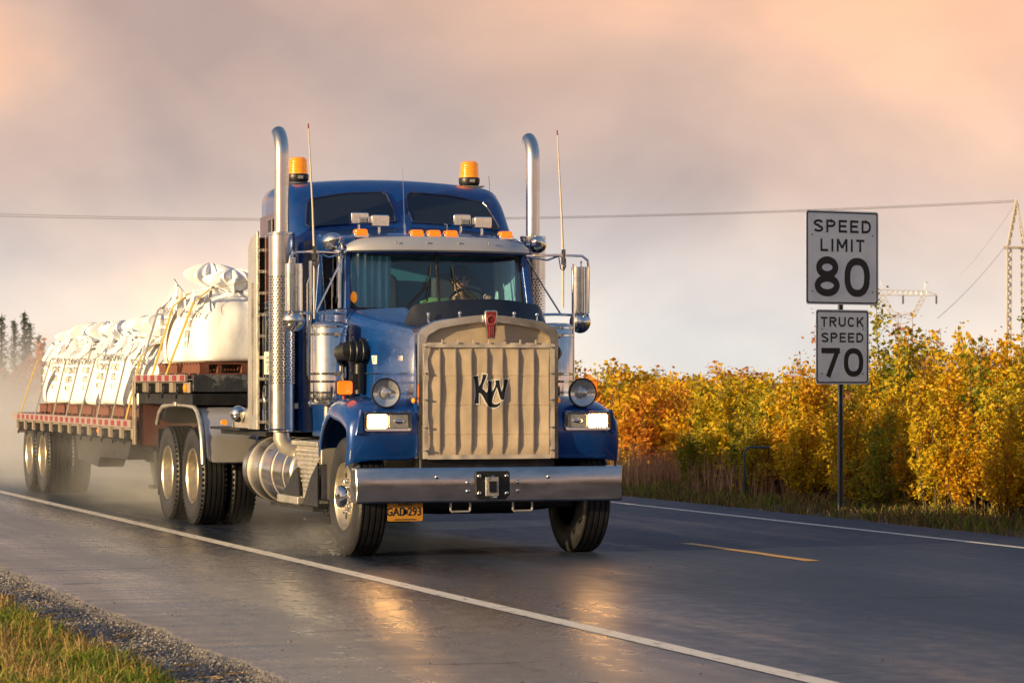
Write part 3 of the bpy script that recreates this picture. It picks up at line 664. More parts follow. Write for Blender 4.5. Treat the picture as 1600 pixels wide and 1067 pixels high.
# ------------------------------------------------------------------ power line
def bars(o, name, segs, r, mat='tower_steel'):
    for p, q in segs: b = B(); b.cyl(p, q, r, n=5); b.build(name, mat, o)
D1 = 350.
def pt(u, v, d=D1, off=0.): x, y, z = at(u, d+off, v); return Vector((x, y, z))
t1 = empty('lattice_pylon', (*at(1418, D1)[:2], -.1)); o1 = Vector(t1.location)
def rel(u, v, o, d=D1, off=0.): return pt(u, v, d, off)-o
S1 = []
def truss(a, b_, c, d_, n, segs):
    segs += [(a, b_), (c, d_)]
    for i in range(n):
        p = a.lerp(b_, i/n); q = c.lerp(d_, (i+.5)/n); p2 = a.lerp(b_, (i+1)/n); segs += [(p, q), (q, p2)]
for off in (0, 1.6):
    r1 = lambda u, v: rel(u, v, o1, D1, off)
    truss(r1(1378, 453), r1(1448, 455), r1(1374, 461), r1(1452, 462), 9, S1)
    S1 += [(r1(1448, 455), r1(1464, 461)), (r1(1452, 462), r1(1464, 461)), (r1(1378, 453), r1(1362, 460)), (r1(1374, 461), r1(1362, 460))]
    truss(r1(1374, 461), r1(1391, 493), r1(1382, 461), r1(1396, 487), 4, S1); truss(r1(1448, 461), r1(1431, 493), r1(1440, 461), r1(1427, 487), 4, S1)
    S1 += [(r1(1391, 493), r1(1405, 506)), (r1(1405, 506), r1(1418, 505)), (r1(1431, 493), r1(1418, 505)), (r1(1396, 487), r1(1410, 492)), (r1(1427, 487), r1(1410, 492)), (r1(1391, 493), r1(1410, 492)), (r1(1431, 493), r1(1410, 492)), (r1(1410, 492), r1(1405, 506))]
S1 += [(rel(1380, 453, o1), rel(1376, 439, o1)), (rel(1446, 455, o1), rel(1445, 441, o1)), (rel(1445, 441, o1), rel(1451, 441, o1))]
bars(t1, 'strut', S1, .045)
for k in (-1, 1): b = B(); b.cyl(rel(1405+k*1.5, 506, o1), Vector((rel(1405, 506, o1).x*.9+k*.3, rel(1405, 506, o1).y*.9, 0)), .09, n=5); b.build('mast_leg', 'tower_steel', t1)
for u in (1411, 1463, 1365): b = B(); b.cyl(rel(u, 462, o1), rel(u, 475, o1), .10, n=6); b.build('insulator', 'wire', t1)
tag(t1, 'distant lattice pylon with flat crossarm and V shaped waist', 'pylon')
D2 = 330.
t2 = empty('lattice_pylon', (*at(1588, D2)[:2], -.1)); o2 = Vector(t2.location); S2 = []
r2 = lambda u, v, off=0.: rel(u, v, o2, D2, off)
for s in (-1, 1):
    truss(r2(1588, 312), r2(1588+s*14, 385), r2(1590, 318, 1.5), r2(1588+s*11, 385, 1.5), 6, S2)
    truss(r2(1588+s*14, 385), r2(1588+s*14.5, 545), r2(1588+s*8, 385, 1.5), r2(1588+s*9, 545, 1.5), 12, S2)
S2 += [(r2(1568, 386), r2(1612, 386)), (r2(1568, 388, 1.5), r2(1612, 388, 1.5))]
for s in (-1, 1): S2 += [(r2(1588+s*14.5, 545), Vector((r2(1588+s*15, 600).x, r2(1588+s*15, 600).y, 0))), (r2(1588+s*9, 545, 1.5), Vector((r2(1588+s*9, 600, 1.5).x, r2(1588+s*9, 600, 1.5).y, 0)))]
bars(t2, 'strut', S2, .11)
tag(t2, 'tall pale twin legged pylon rising behind the thicket', 'pylon')
def wire_line(p, q, sag, r, label, name='power_line', mat='wire'):
    b = B(); n = 40; b.tube([p.lerp(q, i/n)-Vector((0, 0, sag*4*(i/n)*(1-i/n))) for i in range(n+1)], r, 5); tag(b.build(name, mat), label, 'cable', 'overhead cables')
wire_line(pt(1590, 313, D2), pt(-700, 300, D2+30), 2.6, .024, 'upper overhead power cable reaching the tall pale pylon')
wire_line(pt(1590, 315.5, D2, 2), pt(-700, 306, D2+36), 2.5, .028, 'lower overhead power cable reaching the tall pale pylon')
wire_line(pt(1569, 387, D2), pt(1464, 498, D2-25), .4, .03, 'slanting guy cable from the tall pale pylon down into the thicket', 'guy_cable', 'tower_steel')
wire_line(pt(1588, 316, D2), pt(1500, 430, D2+150), .5, .02, 'faint slanting cable from the top of the tall pale pylon', 'guy_cable', 'tower_steel')

# unseen trees and bushes added behind and beside the camera for chrome reflections
random.seed(15)
def wood_clump(b, x, y, h, n=70, z0=0.):
    V = b.v; F = b.f
    for _ in range(n):
        t = random.random()**1.3; r = (.4+1.5*(1-t))*random.random()**.5; a = random.random()*6.283; s = random.uniform(.25, .6); c = Vector((x+r*math.cos(a), y+r*math.sin(a), z0+t*h))
        d = Vector((random.gauss(0, 1), random.gauss(0, 1), random.gauss(0, .6))).normalized(); e = d.orthogonal(); i0 = len(V); V.extend([tuple(c), tuple(c+d*s+e*s*.4), tuple(c+d*s*1.8), tuple(c+d*s-e*s*.4)]); F.append((i0, i0+1, i0+2, i0+3))
b = B()
for _ in range(420):
    if random.random() < .5: wood_clump(b, -36-random.random()*14, random.uniform(-60, 90), random.uniform(2.5, 6.0))
    else: wood_clump(b, random.uniform(-45, 60), -34-random.random()*14, random.uniform(4, 9))
tag(b.build('unseen_wood', 'needles', fix=False), 'unseen dark spruces added for the chrome to reflect', 'unseen_wood', kind='stuff')
b = B()
for _ in range(520):
    if random.random() < .35: wood_clump(b, -20-random.random()*10, random.uniform(-30, 70), random.uniform(1.0, 2.6), 50)
    else: wood_clump(b, random.choice((random.uniform(-28, 1), random.uniform(17, 50))), -16-random.random()*14, random.uniform(.8, 2.2), 50)
tag(b.build('unseen_scrub', 'grass_verge', fix=False), 'unseen autumn bushes added for the chrome to reflect', 'unseen_scrub', kind='stuff')
# ================================================================== tractor
TX, TY = 8.0, 25.6
TR = empty('semi_truck', (TX, TY, 0))
tag(TR, 'blue long nosed semi truck with canvas covered grille and twin chrome stacks', 'truck')
def P_(b, name, mat, par=None, **k): return b.build(name, mat, par or TR, **k)
def both(fn):
    for s in (-1, 1): fn(s)

# ---- wheels
def tyre_mesh(R_=.52, w=.14, blocks=True):
    prof = [(.285, -w*.82), (.33, -w*.96), (.40, -w*1.03), (.455, -w*1.0), (.49, -w*.93), (.508, -w*.86), (R_, -w*.74)]
    for g in (-.45, -.15, .15, .45):
        x = g*w*1.25; prof += [(R_, x-.009), (R_-.014, x-.006), (R_-.014, x+.006), (R_, x+.009)]
    prof += [(R_, w*.74), (.508, w*.86), (.49, w*.93), (.455, w*1.0), (.40, w*1.03), (.33, w*.96), (.285, w*.82)]
    b = B(); b.lathe(prof, (0, 0, 0), 'x', 56)
    # shoulder blocks
    for j in range(56 if blocks else 0):
        a = 2*math.pi*(j+.5)/56
        for s in (-1, 1):
            M = Matrix.Rotation(a, 3, 'X'); b.box(M @ Vector((s*w*.86, 0, R_-.018)), (.028, .030, .026), M)
    return b.mesh('tyre', 30)
TYRE = tyre_mesh(); STYRE = tyre_mesh(blocks=False)
def steer_rim():
    b = B(); b.lathe([(.288, -.10), (.300, -.125), (.292, -.135), (.275, -.118), (.262, -.085), (.245, -.066), (.20, -.072), (.172, -.085), (.165, -.088), (.0005, -.088)], (0, 0, 0), 'x', 48); return b.mesh('rim', 30)
def steer_hub():
    b = B(); b.lathe([(.105, -.085), (.10, -.16), (.085, -.185), (.04, -.2), (.0005, -.2)], (0, 0, 0), 'x', 28); return b.mesh('hub_cap', 30)
def nuts(r, x0, x1):
    b = B()
    for k in range(10): a = 2*math.pi*k/10; b.lathe([(.021, x0), (.021, x1+.012), (.012, x1), (.0005, x1)], (0, r*math.cos(a), r*math.sin(a)), 'x', 8)
    return b.mesh('lug_nuts', 30)
def holes(r, x):
    b = B()
    for k in range(10): a = 2*math.pi*(k+.5)/10; b.lathe([(.0005, x), (.026, x), (.026, x+.01)], (0, r*math.cos(a), r*math.sin(a)), 'x', 12)
    return b.mesh('hand_holes', 30)
SRIM, SHUB, SNUT, SHOLE = steer_rim(), steer_hub(), nuts(.142, -.085, -.125), holes(.222, -.0745)
def dual_rim():
    b = B(); b.lathe([(.288, -.10), (.300, -.125), (.292, -.135), (.278, -.12), (.268, -.07), (.258, .02), (.235, .06), (.15, .075), (.13, .07), (.12, -.02), (.10, -.075), (.05, -.085), (.0005, -.085)], (0, 0, 0), 'x', 48); return b.mesh('rim', 30)
DRIM, DNUT, DHOLE = dual_rim(), nuts(.165, .07, .035), holes(.215, .058)
def steer_wheel(s):
    w = empty('front_wheel', (s*1.03, 0, .52)); w.parent = TR
    if s > 0: w.rotation_euler = (0, 0, math.pi)
    link('tyre', STYRE, 'tyre_rubber', w); link('rim', SRIM, 'rim_metal', w); link('hub_cap', SHUB, 'chrome', w); link('lug_nuts', SNUT, 'chrome', w); link('hand_holes', SHOLE, 'black_plastic', w)
def dual(par, s, y, sc=1., rmat='rim_metal'):
    w = empty('rear_wheel', (s*1.08, y, .52*sc)); w.parent = par
    if s > 0: w.rotation_euler = (0, 0, math.pi)
    w.scale = (1, sc, sc)
    link('tyre', TYRE, 'tyre_rubber', w); link('tyre', TYRE, None, w, (.325, 0, 0)); link('rim', DRIM, rmat, w); link('lug_nuts', DNUT, 'chrome', w); link('hand_holes', DHOLE, 'black_plastic', w)
both(steer_wheel)
for y in (6.08, 7.39): both(lambda s: dual(TR, s, y))

# ---- chassis
def rail(s): b = B(); b.bx(s*.36, s*.45, -.5, 8.3, .72, .98); P_(b, 'frame_rail', 'frame_black')
both(rail)
b = B(); b.tube([(-.95, 0, .50), (-.7, 0, .44), (-.3, 0, .42), (.3, 0, .42), (.7, 0, .44), (.95, 0, .50)], [.05, .055, .06, .06, .055, .05], 10); P_(b, 'front_axle', 'frame_black')
b = B(); b.bx(-.86, .86, -.40, .9, .42, .74); b.bx(-.62, .62, -.52, .9, .6, .9); P_(b, 'engine_underside', 'frame_black', bevel=.03)
b = B(); b.tube([(-.9, .35, .40), (-.2, .32, .36), (.5, .32, .36), (.9, .35, .42)], .022, 8); P_(b, 'tie_rod', 'frame_black')
for y in (6.08, 7.39):
    b = B(); b.cyl((-1, y, .52), (1, y, .52), .085, n=14); b.sphere((0, y, .52), .25, 16, 10); P_(b, 'drive_axle', 'frame_black')
b = B(); b.bx(-.5, .5, 6.3, 7.3, 1.0, 1.10); b.prism([(5.9, 1.06), (7.6, 1.02), (7.7, 1.2), (6.5, 1.26), (5.9, 1.2)], 'x', -.45, .45); P_(b, 'fifth_wheel', 'frame_black')
b = B(); b.bx(-1.04, 1.04, 3.42, 5.45, .985, 1.03); P_(b, 'deck_plate', 'frame_black')
b = B(); b.bx(-.30, .30, 1.6, 3.2, .5, .8); P_(b, 'gearbox', 'frame_black', bevel=.05)
def inner(s): b = B(); b.bx(s*.60, s*.63, -.5, .95, .5, 1.36); P_(b, 'splash_panel', 'black_plastic')
both(inner)

# ---- bumper
plan = [(-1.215, -.45), (-1.222, -.60), (-1.219, -.622), (-1.208, -.634), (-.6, -.648), (0, -.655), (.6, -.648), (1.208, -.634), (1.219, -.622), (1.222, -.60), (1.215, -.45)]
rings = []
for x, y in plan:
    k = 1 if abs(x) < 1.2095 else .3
    rings.append([(x, y+.05*k, .488), (x, y+.012*k, .484), (x, y, .498), (x, y-.0015*k, .63), (x, y, .765), (x, y+.012*k, .782), (x, y+.07*k, .786)])
b = B(); b.ring_loft(rings, cap=False, close=False); bump = P_(b, 'bumper', 'bumper_steel', solid=.006, angle=50)
b = B(); b.prism([(-.155, .545), (-.12, .505), (.12, .505), (.155, .545), (.155, .735), (.14, .752), (-.14, .752), (-.155, .735)], 'y', -.685, -.650); P_(b, 'hitch_plate', 'black_plastic', bump, bevel=.004)
b = B(); b.prism([(-.07, .535), (.05, .535), (.05, .70), (-.07, .70)], 'y', -.70, -.685)
P_(b, 'hitch_frame', 'dull_aluminium', bump, bevel=.004)
b = B(); b.bx(-.035, .028, -.704, -.70, .565, .665); P_(b, 'hitch_socket', 'black_plastic', bump)
b = B(); b.tube([(-.055, -.705, .60), (-.055, -.735, .60), (-.055, -.735, .68), (-.01, -.735, .71)], .010, 8); b.cyl((.0, -.70, .525), (.03, -.71, .525), .018, n=10); P_(b, 'hitch_pin', 'chrome', bump)
for x, z in [(-.125, .71), (.125, .71), (-.125, .56), (.125, .56), (-.22, .655), (-.22, .58), (.235, .655), (.235, .58), (-.50, .705), (.52, .70)]:
    b = B(); b.lathe([(.020, 0), (.017, -.010), (.009, -.016), (.0005, -.017)], (x, -.655 if abs(x) > .16 else -.685, z), 'y', 12); P_(b, 'bolt', 'chrome', bump)
# plate under bumper
pl = empty('licence_plate', (-.76, -.565, .405)); pl.parent = TR
b = B(); b.prism(rrect(-.158, .158, -.082, .082, .012), 'y', -.003, .003); P_(b, 'plate', 'plate_yellow', pl)
def txt(par, t, size, x, z, y, mat, off=.0, xs=1., name='lettering', sp=1.0):
    vs, fs = text_mesh(t, size, off, 0, spacing=sp, xs=xs); b = B(); b.add([(q[0]+x, y, q[1]+z) for q in vs], fs); return b.build(name, mat, par, fix=False)
txt(pl, 'GAD', .098, -.083, -.004, -.0045, 'plate_ink', .002, .86); txt(pl, '293', .098, .083, -.004, -.0045, 'plate_ink', .002, .86); txt(pl, 'ALASKA', .036, 0, .060, -.0045, 'plate_ink', .001, 1.)
vs, fs = shape_mesh([[(-.022, -.02), (.018, -.025), (.022, .016), (-.018, .02)]]); b = B(); b.add([(x, -.0045, z) for x, z, _ in vs], fs); P_(b, 'flag_mark', 'plate_ink', pl, fix=False)
vs, fs = shape_mesh([[(-.09, -.064), (.09, -.064), (.11, -.070), (.08, -.073), (-.08, -.073), (-.11, -.069)]]); b = B(); b.add([(x, -.0045, z) for x, z, _ in vs], fs); P_(b, 'scroll_mark', 'plate_ink', pl, fix=False)
for x in (-.26, .31):
    b = B(); b.tube([(x-.088, -.56, .50), (x-.088, -.57, .41), (x-.078, -.57, .398), (x+.078, -.57, .398), (x+.088, -.57, .41), (x+.088, -.56, .50)], .011, 8); P_(b, 'tow_hook', 'dull_aluminium')

# ---- grille, canvas cover, emblem
crown = lambda x: 2.035+.085*max(0, 1-(abs(x)/.60)**1.6)
out = [(.645, .86)]+[(.645, 1.93)]+[(.645-.07*(1-math.cos(R(a))), 1.93+.085*math.sin(R(a))) for a in (20, 40, 60, 80)]+[(x, crown(x)) for x in (.5, .38, .25, .12, 0)]
out = out+[(-x, z) for x, z in out[::-1][1:]]
inn = [(x*.885 if abs(x) > .5 else x*.9, (z-.86)*.945+.86) for x, z in out]
k = len(out); b = B()
b.add([(x, -.545, z) for x, z in out]+[(x*.99, -.575, z-.008) for x, z in out]+[(x, -.575, z) for x, z in inn]+[(x*.985, -.53, z-.01) for x, z in inn],
      [(i+r*k, i+1+r*k, i+1+(r+1)*k, i+(r+1)*k) for r in range(3) for i in range(k-1)])
b.add([(x*1.0, -.548, z) for x, z in out]+[(x*.985, -.34, z+.01) for x, z in out], [(i, i+1, i+1+k, i+k) for i in range(k-1)])
gr = P_(b, 'grille_surround', 'chrome', angle=30)
b = B(); b.prism([(.575, .87), (.575, 1.95), (.3, 2.02), (0, 2.06), (-.3, 2.02), (-.575, 1.95), (-.575, .87)], 'y', -.535, -.50); P_(b, 'radiator_panel', 'canvas')
NP = 8
def tarp(u, v):
    x = -.572+1.144*u; z = .868+.985*v; t = u*NP; fr = t-math.floor(t) if u < 1 else 1.0; k = int(min(NP-1, math.floor(t)))
    bil = .5+.5*noise.noise((k*3.7, z*4.5, 1)); big = .5+.5*noise.noise((k*9.1, z*1.3, 7)); e = min(1, v*9, (1-v)*9)
    pk = .86+.05*noise.noise((k*5.3, z*2.2, 4))                     # where along the pleat the fold crests
    sh = (fr/pk)**1.2 if fr < pk else max(0, 1-((fr-pk)/(1-pk))**1.5)
    d = .005+(.019*sh*e)*(.6+.6*bil)*(.75+.4*big)+.007*noise.noise((x*6, z*5, 3))*e*math.sin(math.pi*fr)
    return (x+.006*noise.noise((k, z*3, 9)), -.568-d, z)
b = B(); b.grid(tarp, NP*14, 44); cover = P_(b, 'grille_cover', 'canvas', angle=60)
for z in (1.075, 1.33, 1.585):
    b = B(); b.tube([tuple(Vector(tarp(i/120, (z-.868)/.985))+Vector((0, -.0015, .004*noise.noise((i*.1, z, 0))))) for i in range(121)], .0028, 4); P_(b, 'seam', 'canvas', cover)
for (x0, x1, z0, z1) in [(-.60, -.562, .86, 1.86), (.562, .60, .86, 1.86), (-.5615, .5615, 1.825, 1.868), (-.5615, .5615, .855, .892)]:
    b = B(); n = 20
    def hem(u, v, x0=x0, x1=x1, z0=z0, z1=z1):
        x = x0+(x1-x0)*u; z = z0+(z1-z0)*v; return (x, -.588-.010*noise.noise((x*9, z*9, 4)), z)
    b.grid(hem, 4 if x1-x0 < .1 else 40, 30 if x1-x0 < .1 else 4); P_(b, 'hem', 'canvas_trim', cover, solid=.006)
for x in (-.58, .578):
    for z in (.93, 1.13, 1.37, 1.6, 1.83): b = B(); b.lathe([(.012, 0), (.009, -.012), (.0005, -.014)], (x, -.595, z), 'y', 10); b.box((x, -.600, z), (.05, .005, .006)); P_(b, 'fastener', 'chrome', cover)
for i in range(1, NP): b = B(); x = -.572+1.144*i/NP; b.box((x-.006, -.598, 1.878), (.014, .006, .035)); P_(b, 'tab', 'canvas_trim', cover)
LG = [(392,300),(430,296),(472,288),(476,345),(480,400),(487,468),(512,432),(535,372),(548,310),(555,262),(618,272),(604,322),(580,380),(556,440),(545,505),(580,530),(612,575),(632,545),(648,490),(655,430),(645,378),(715,375),(710,440),(712,500),(720,555),(745,520),(768,475),(783,420),(775,365),(840,362),(846,420),(858,490),(880,560),(905,490),(922,410),(930,350),(1000,350),(988,420),(965,510),(942,610),(920,690),(875,690),(852,650),(830,570),(814,515),(800,475),(780,520),(755,580),(735,640),(722,690),(715,730),(735,752),(775,768),(815,760),(850,735),(860,758),(835,790),(790,814),(740,822),(680,810),(640,780),(605,730),(575,665),(545,615),(515,585),(487,570),(483,640),(482,700),(487,750),(410,750),(422,690),(430,620),(430,540),(424,440),(412,360)]
LG = [((700+x*140/1494-763)/180., 1.53-((560+y*100/1067)-596)/180.) for x, y in LG]
def on_cloth(name, mat, vs, fs, off):
    bm = bmesh.new(); vv = [bm.verts.new((x, 0, z)) for x, z in vs]
    for f in fs:
        try: bm.faces.new([vv[i] for i in f])
        except ValueError: pass
    for k in range(NP*14+1): bmesh.ops.bisect_plane(bm, geom=bm.verts[:]+bm.edges[:]+bm.faces[:], plane_co=(-.572+1.144*k/(NP*14), 0, 0), plane_no=(1, 0, 0)) if -.16 < -.572+1.144*k/(NP*14) < .19 else None
    for k in range(20): bmesh.ops.bisect_plane(bm, geom=bm.verts[:]+bm.edges[:]+bm.faces[:], plane_co=(0, 0, 1.25+.0224*k), plane_no=(0, 0, 1))
    for v in bm.verts: v.co.y = tarp((v.co.x+.572)/1.144, (v.co.z-.868)/.985)[1]-off
    me = bpy.data.meshes.new(name); bm.to_mesh(me); bm.free(); link(name, me, mat, cover)
v_, f_ = ribbon(LG, .011, True); on_cloth('logo_border', 'logo_white', v_, f_, .003)
vs, fs = shape_mesh([LG]); on_cloth('logo', 'logo_black', [(x, z) for x, z, _ in vs], fs, .0045)
b = B(); b.prism([(-.058, 2.135), (-.05, 2.15), (.05, 2.15), (.058, 2.135), (.05, 1.99), (.036, 1.90), (-.036, 1.90), (-.05, 1.99)], 'y', -.635, -.585); em = P_(b, 'emblem', 'chrome', bevel=.006)
b = B(); b.prism([(-.042, 2.138), (.044, 2.138), (.040, 2.0), (.030, 1.915), (-.028, 1.915), (-.038, 2.0)], 'y', -.641, -.634); P_(b, 'badge_field', 'emblem_red', em)
b = B(); b.lathe([(.034, -.646), (.040, -.649), (.046, -.646), (.046, -.640)], (0.001, 0, 2.065), 'y', 24); P_(b, 'badge_ring', 'badge_light', em)
for i in range(3): b = B(); x = -.018+.017*i; b.bx(x-.003, x+.003, -.645, -.640, 1.925, 2.010); P_(b, 'badge_bar', 'badge_light', em)

# ---- bug deflector
def defl(u, v):
    x = -.655+1.31*u; a = abs(x)/.655; z0 = 2.045-.03*a*a+.055*(1-a); z1 = 2.255-.065*a**2; 
    if a > .86: z1 -= .14*((a-.86)/.14)**2
    return (x, -.46+.20*a**2.2+.09*v, z0+(z1-z0)*v)
b = B(); b.grid(defl, 40, 6); de = P_(b, 'bug_deflector', 'smoke_plastic', solid=.006, angle=60)
for x in (-.50, -.24, .26, .50):
    b = B(); a = abs(x)/.655; b.cyl((x, -.50+.2*a**2.2, 2.05+.03*(1-a)), (x, -.50+.2*a**2.2, 2.10+.02*(1-a)), .009, n=8); b.sphere((x, -.51+.2*a**2.2, 2.115+.02*(1-a)), .018, 10, 6); P_(b, 'deflector_stud', 'chrome', de)

# ---- hood
def hood_ring(y, hw, zs, zc, zb, n=7, rc=.13):
    half = [(hw+.01, zb), (hw+.006, zb+(zs-rc-zb)*.5), (hw, zs-rc)]+[(hw-rc+rc*math.cos(R(90*i/n)), zs-rc+rc*math.sin(R(90*i/n))) for i in range(1, n+1)]
    for t in (.75, .5, .25, 0): half.append(((hw-rc)*t, zs+(zc-zs)*(1-t*t)))
    return [(x, y, z) for x, z in half]+[(-x, y, z) for x, z in half[::-1][1:]]
secs = [(-.545, .632, 2.0, 2.105, 1.0, .10), (-.3, .645, 2.02, 2.11, 1.05, .10), (0, .675, 2.05, 2.13, 1.1, .11), (.3, .725, 2.085, 2.155, 1.1, .12), (.6, .785, 2.125, 2.18, 1.1, .13), (.82, .85, 2.165, 2.205, 1.1, .13), (.93, .895, 2.185, 2.22, 1.1, .12)]
b = B(); b.ring_loft([hood_ring(y, hw, zs, zc, zb, rc=rc) for y, hw, zs, zc, zb, rc in secs], cap=False, close=False); hood = P_(b, 'hood', 'blue_paint', solid=.01, sub=1, angle=70)
def hoodbits(s):
    b = B(); b.tube([(s*(.655), -.3, 1.60), (s*.682, 0, 1.60), (s*.732, .3, 1.60), (s*.80, .6, 1.60)], .006, 6); P_(b, 'hood_trim', 'chrome', hood)
    b = B(); b.box((s*.676, -.12, 1.735), (.006, .12, .05), Matrix.Rotation(-s*.11, 3, 'Z')); P_(b, 'hood_badge', 'chrome', hood, bevel=.004)
    b = B(); b.box((s*.762, .45, 1.725), (.006, .15, .075), Matrix.Rotation(-s*.18, 3, 'Z')); P_(b, 'number_tag', 'logo_white', hood)
both(hoodbits)
q = text_mesh('23', .06, .001); b = B(); b.add([(-.7665-.0+(-.18)*(0), .45-x*.98, 1.725+z) for x, z, _ in q[0]], q[1]); P_(b, 'tag_number', 'logo_black', hood, fix=False)

# ---- front fenders
prof = [(-.500, .845), (-.530, .93), (-.545, 1.04), (-.540, 1.14), (-.520, 1.235), (-.46, 1.305), (-.34, 1.355), (-.18, 1.395), (0, 1.405), (.18, 1.39), (.34, 1.335), (.48, 1.24), (.58, 1.12), (.645, 1.0), (.67, .93)]
def fender(s):
    rings = []
    for i, (y, z) in enumerate(prof):
        d = Vector((0-y, .60-z)); d.normalize()
        fr = max(0, 1-i/5.)    # front part keeps a fuller face
        cols = [(.635, 0.), (.80, 0.), (1.0, 0.0), (1.10, .004+.01*fr), (1.17, .020+.02*fr), (1.222, .060), (1.245, .115), (1.248, .155), (1.235, .165)]
        drop = 0.06 if i > 6 else 0.
        rings.append([(s*x, y+d.x*o, z+d.y*o-(.05*max(0, (x-.95)/.3) if 5 <= i <= 8 else 0)) for x, o in cols])
    b = B(); b.ring_loft(rings, cap=False, close=False); fe = P_(b, 'front_fender', 'blue_paint', solid=.008, sub=2, angle=75)
    # headlight
    h = empty('headlight', (s*.915, -.545, 1.185)); h.parent = TR
    b = B(); b.prism(rrect(-.215, .215, -.085, .085, .025), 'y', -.015, .06); P_(b, 'housing', 'black_plastic', h)
    o = rrect(-.215, .215, -.085, .085, .026, 4); ii = rrect(-.188, .188, -.062, .062, .016, 4); k = len(o); b = B()
    b.add([(x, -.015, z) for x, z in o]+[(x*.985, -.032, z*.96) for x, z in o]+[(x, -.030, z) for x, z in ii]+[(x, -.012, z) for x, z in ii], [(i+r*k, (i+1) % k+r*k, (i+1) % k+(r+1)*k, i+(r+1)*k) for r in range(3) for i in range(k)]); P_(b, 'bezel', 'chrome', h)
    b = B(); b.prism(rrect(-.183, -.008, -.058, .058, .014) if s < 0 else rrect(.008, .183, -.058, .058, .014), 'y', -.024, -.016); P_(b, 'lit_lens', 'head_lit', h, bevel=.004)
    b = B(); b.prism(rrect(.008, .183, -.058, .058, .014) if s < 0 else rrect(-.183, -.008, -.058, .058, .014), 'y', -.022, -.016); P_(b, 'lens', 'lamp_glass', h, bevel=.004)
    b = B(); b.sphere((-s*.095, -.024, 0), .035, 14, 8, (1.3, .25, .6)); P_(b, 'bulb_reflector', 'chrome', h)
    b = B(); b.prism([(-.28, -.115), (-.235, .10), (-.223, .10), (-.223, -.10)] if s < 0 else [(.28, -.115), (.235, .10), (.223, .10), (.223, -.10)], 'y', -.012, .05); P_(b, 'housing_side', 'blue_paint', h)
    # round lamp on a pedestal
    r = empty('round_lamp', (s*.905, -.455, 1.43)); r.parent = TR
    b = B(); b.lathe([(.118, -.02), (.128, -.012), (.128, .01), (.11, .05), (.07, .095), (.03, .115), (.0005, .12)], (0, 0, 0), 'y', 32); P_(b, 'shell', 'chrome', r)
    b = B(); b.lathe([(.122, -.014), (.10, -.004), (.05, .012), (.042, -.012), (.03, -.018), (.0005, -.02)], (0, 0, 0), 'y', 32); P_(b, 'reflector', 'lamp_glass', r)
    b = B(); b.lathe([(.118, -.022), (.13, -.022), (.133, -.012), (.130, .004), (.126, .004)], (0, 0, 0), 'y', 32); P_(b, 'rim', 'black_plastic', r)
    b = B(); b.cyl((0, .03, -.10), (0, .05, -.16), .02, n=10); b.box((0, .04, -.155), (.07, .07, .015)); P_(b, 'pedestal', 'chrome', r)
    # amber marker behind
    a = empty('turn_signal', (s*1.145, .02, 1.475)); a.parent = TR
    b = B(); b.prism(rrect(-.068, .068, -.060, .060, .022), 'y', -.02, .02); P_(b, 'lens', 'amber_lit', a, bevel=.006)
    b = B(); b.prism(rrect(-.075, .075, -.067, .067, .024), 'y', .0, .045); P_(b, 'shell', 'black_plastic', a)
    b = B(); b.cyl((0, .02, -.062), (0, .02, -.10), .018, n=10); P_(b, 'pedestal', 'emblem_red', a)
    b = B(); b.sphere((s*.668, -.50, 1.365), .024, 10, 8, (.7, 1, 1)); P_(b, 'marker_lamp', 'amber')
both(fender)
b = B(); b.bx(-.62, .62, -.50, -.40, .785, .86); P_(b, 'radiator_base', 'black_plastic')

# ---- cab
def pillar(b, p, q, w, d):
    p, q = Vector(p), Vector(q); b.add([p+Vector((i*w/2, j*d/2, 0)) for i, j in ((-1, -1), (1, -1), (1, 1), (-1, 1))]+[q+Vector((i*w/2, j*d/2, 0)) for i, j in ((-1, -1), (1, -1), (1, 1), (-1, 1))], [(3, 2, 1, 0), (4, 5, 6, 7), (0, 1, 5, 4), (1, 2, 6, 5), (2, 3, 7, 6), (3, 0, 4, 7)])
b = B()
rings = []
for y, hw in ((.93, .90), (1.0, .925), (1.3, .95), (1.9, .965)):
    rings.append([(-hw+.01, y, 1.02), (-hw, y, 1.4), (-hw+.0, y, 1.95), (-hw+.02, y, 2.19), (-hw+.07, y, 2.20), (-hw+.07, y, 1.02)])
b.ring_loft(rings); b.ring_loft([[(-x, y, z) for x, y, z in r][::-1] for r in rings])
b.bx(-.83, .83, .93, .99, 1.05, 2.19)                      # firewall
cab = P_(b, 'cab_body', 'blue_paint', angle=45)
# windscreen surround
b = B()
def surround(s):
    pillar(b, (s*.878, .95, 2.19), (s*.845, 1.06, 2.73), .055, .08); pillar(b, (s*.93, 1.84, 2.19), (s*.88, 1.84, 2.82), .06, .10)
    b.add([], [])
both(surround)
b.bx(-.855, .855, 1.02, 1.12, 2.70, 2.76)
P_(b, 'window_pillars', 'blue_paint', cab, bevel=.012)
ws_ol = rrect(-.845, .845, 2.185, 2.705, .085, 6)
def wsy(x, z): return .925+(z-2.2)*.20+.06*(abs(x)/.84)**2.5
k = len(ws_ol); b = B(); sc = .965
b.add([(x, wsy(x, z)-.012, z) for x, z in ws_ol]+[(x*.968, wsy(x, z)-.014, 2.445+(z-2.445)*.93) for x, z in ws_ol]+[(x*.968, wsy(x, z)+.03, 2.445+(z-2.445)*.93) for x, z in ws_ol]+[(x*1.01, wsy(x, z)+.03, z) for x, z in ws_ol], [(i+r*k, (i+1) % k+r*k, (i+1) % k+((r+1) % 4)*k, i+((r+1) % 4)*k) for r in range(4) for i in range(k)])
P_(b, 'windscreen_seal', 'black_plastic', cab)
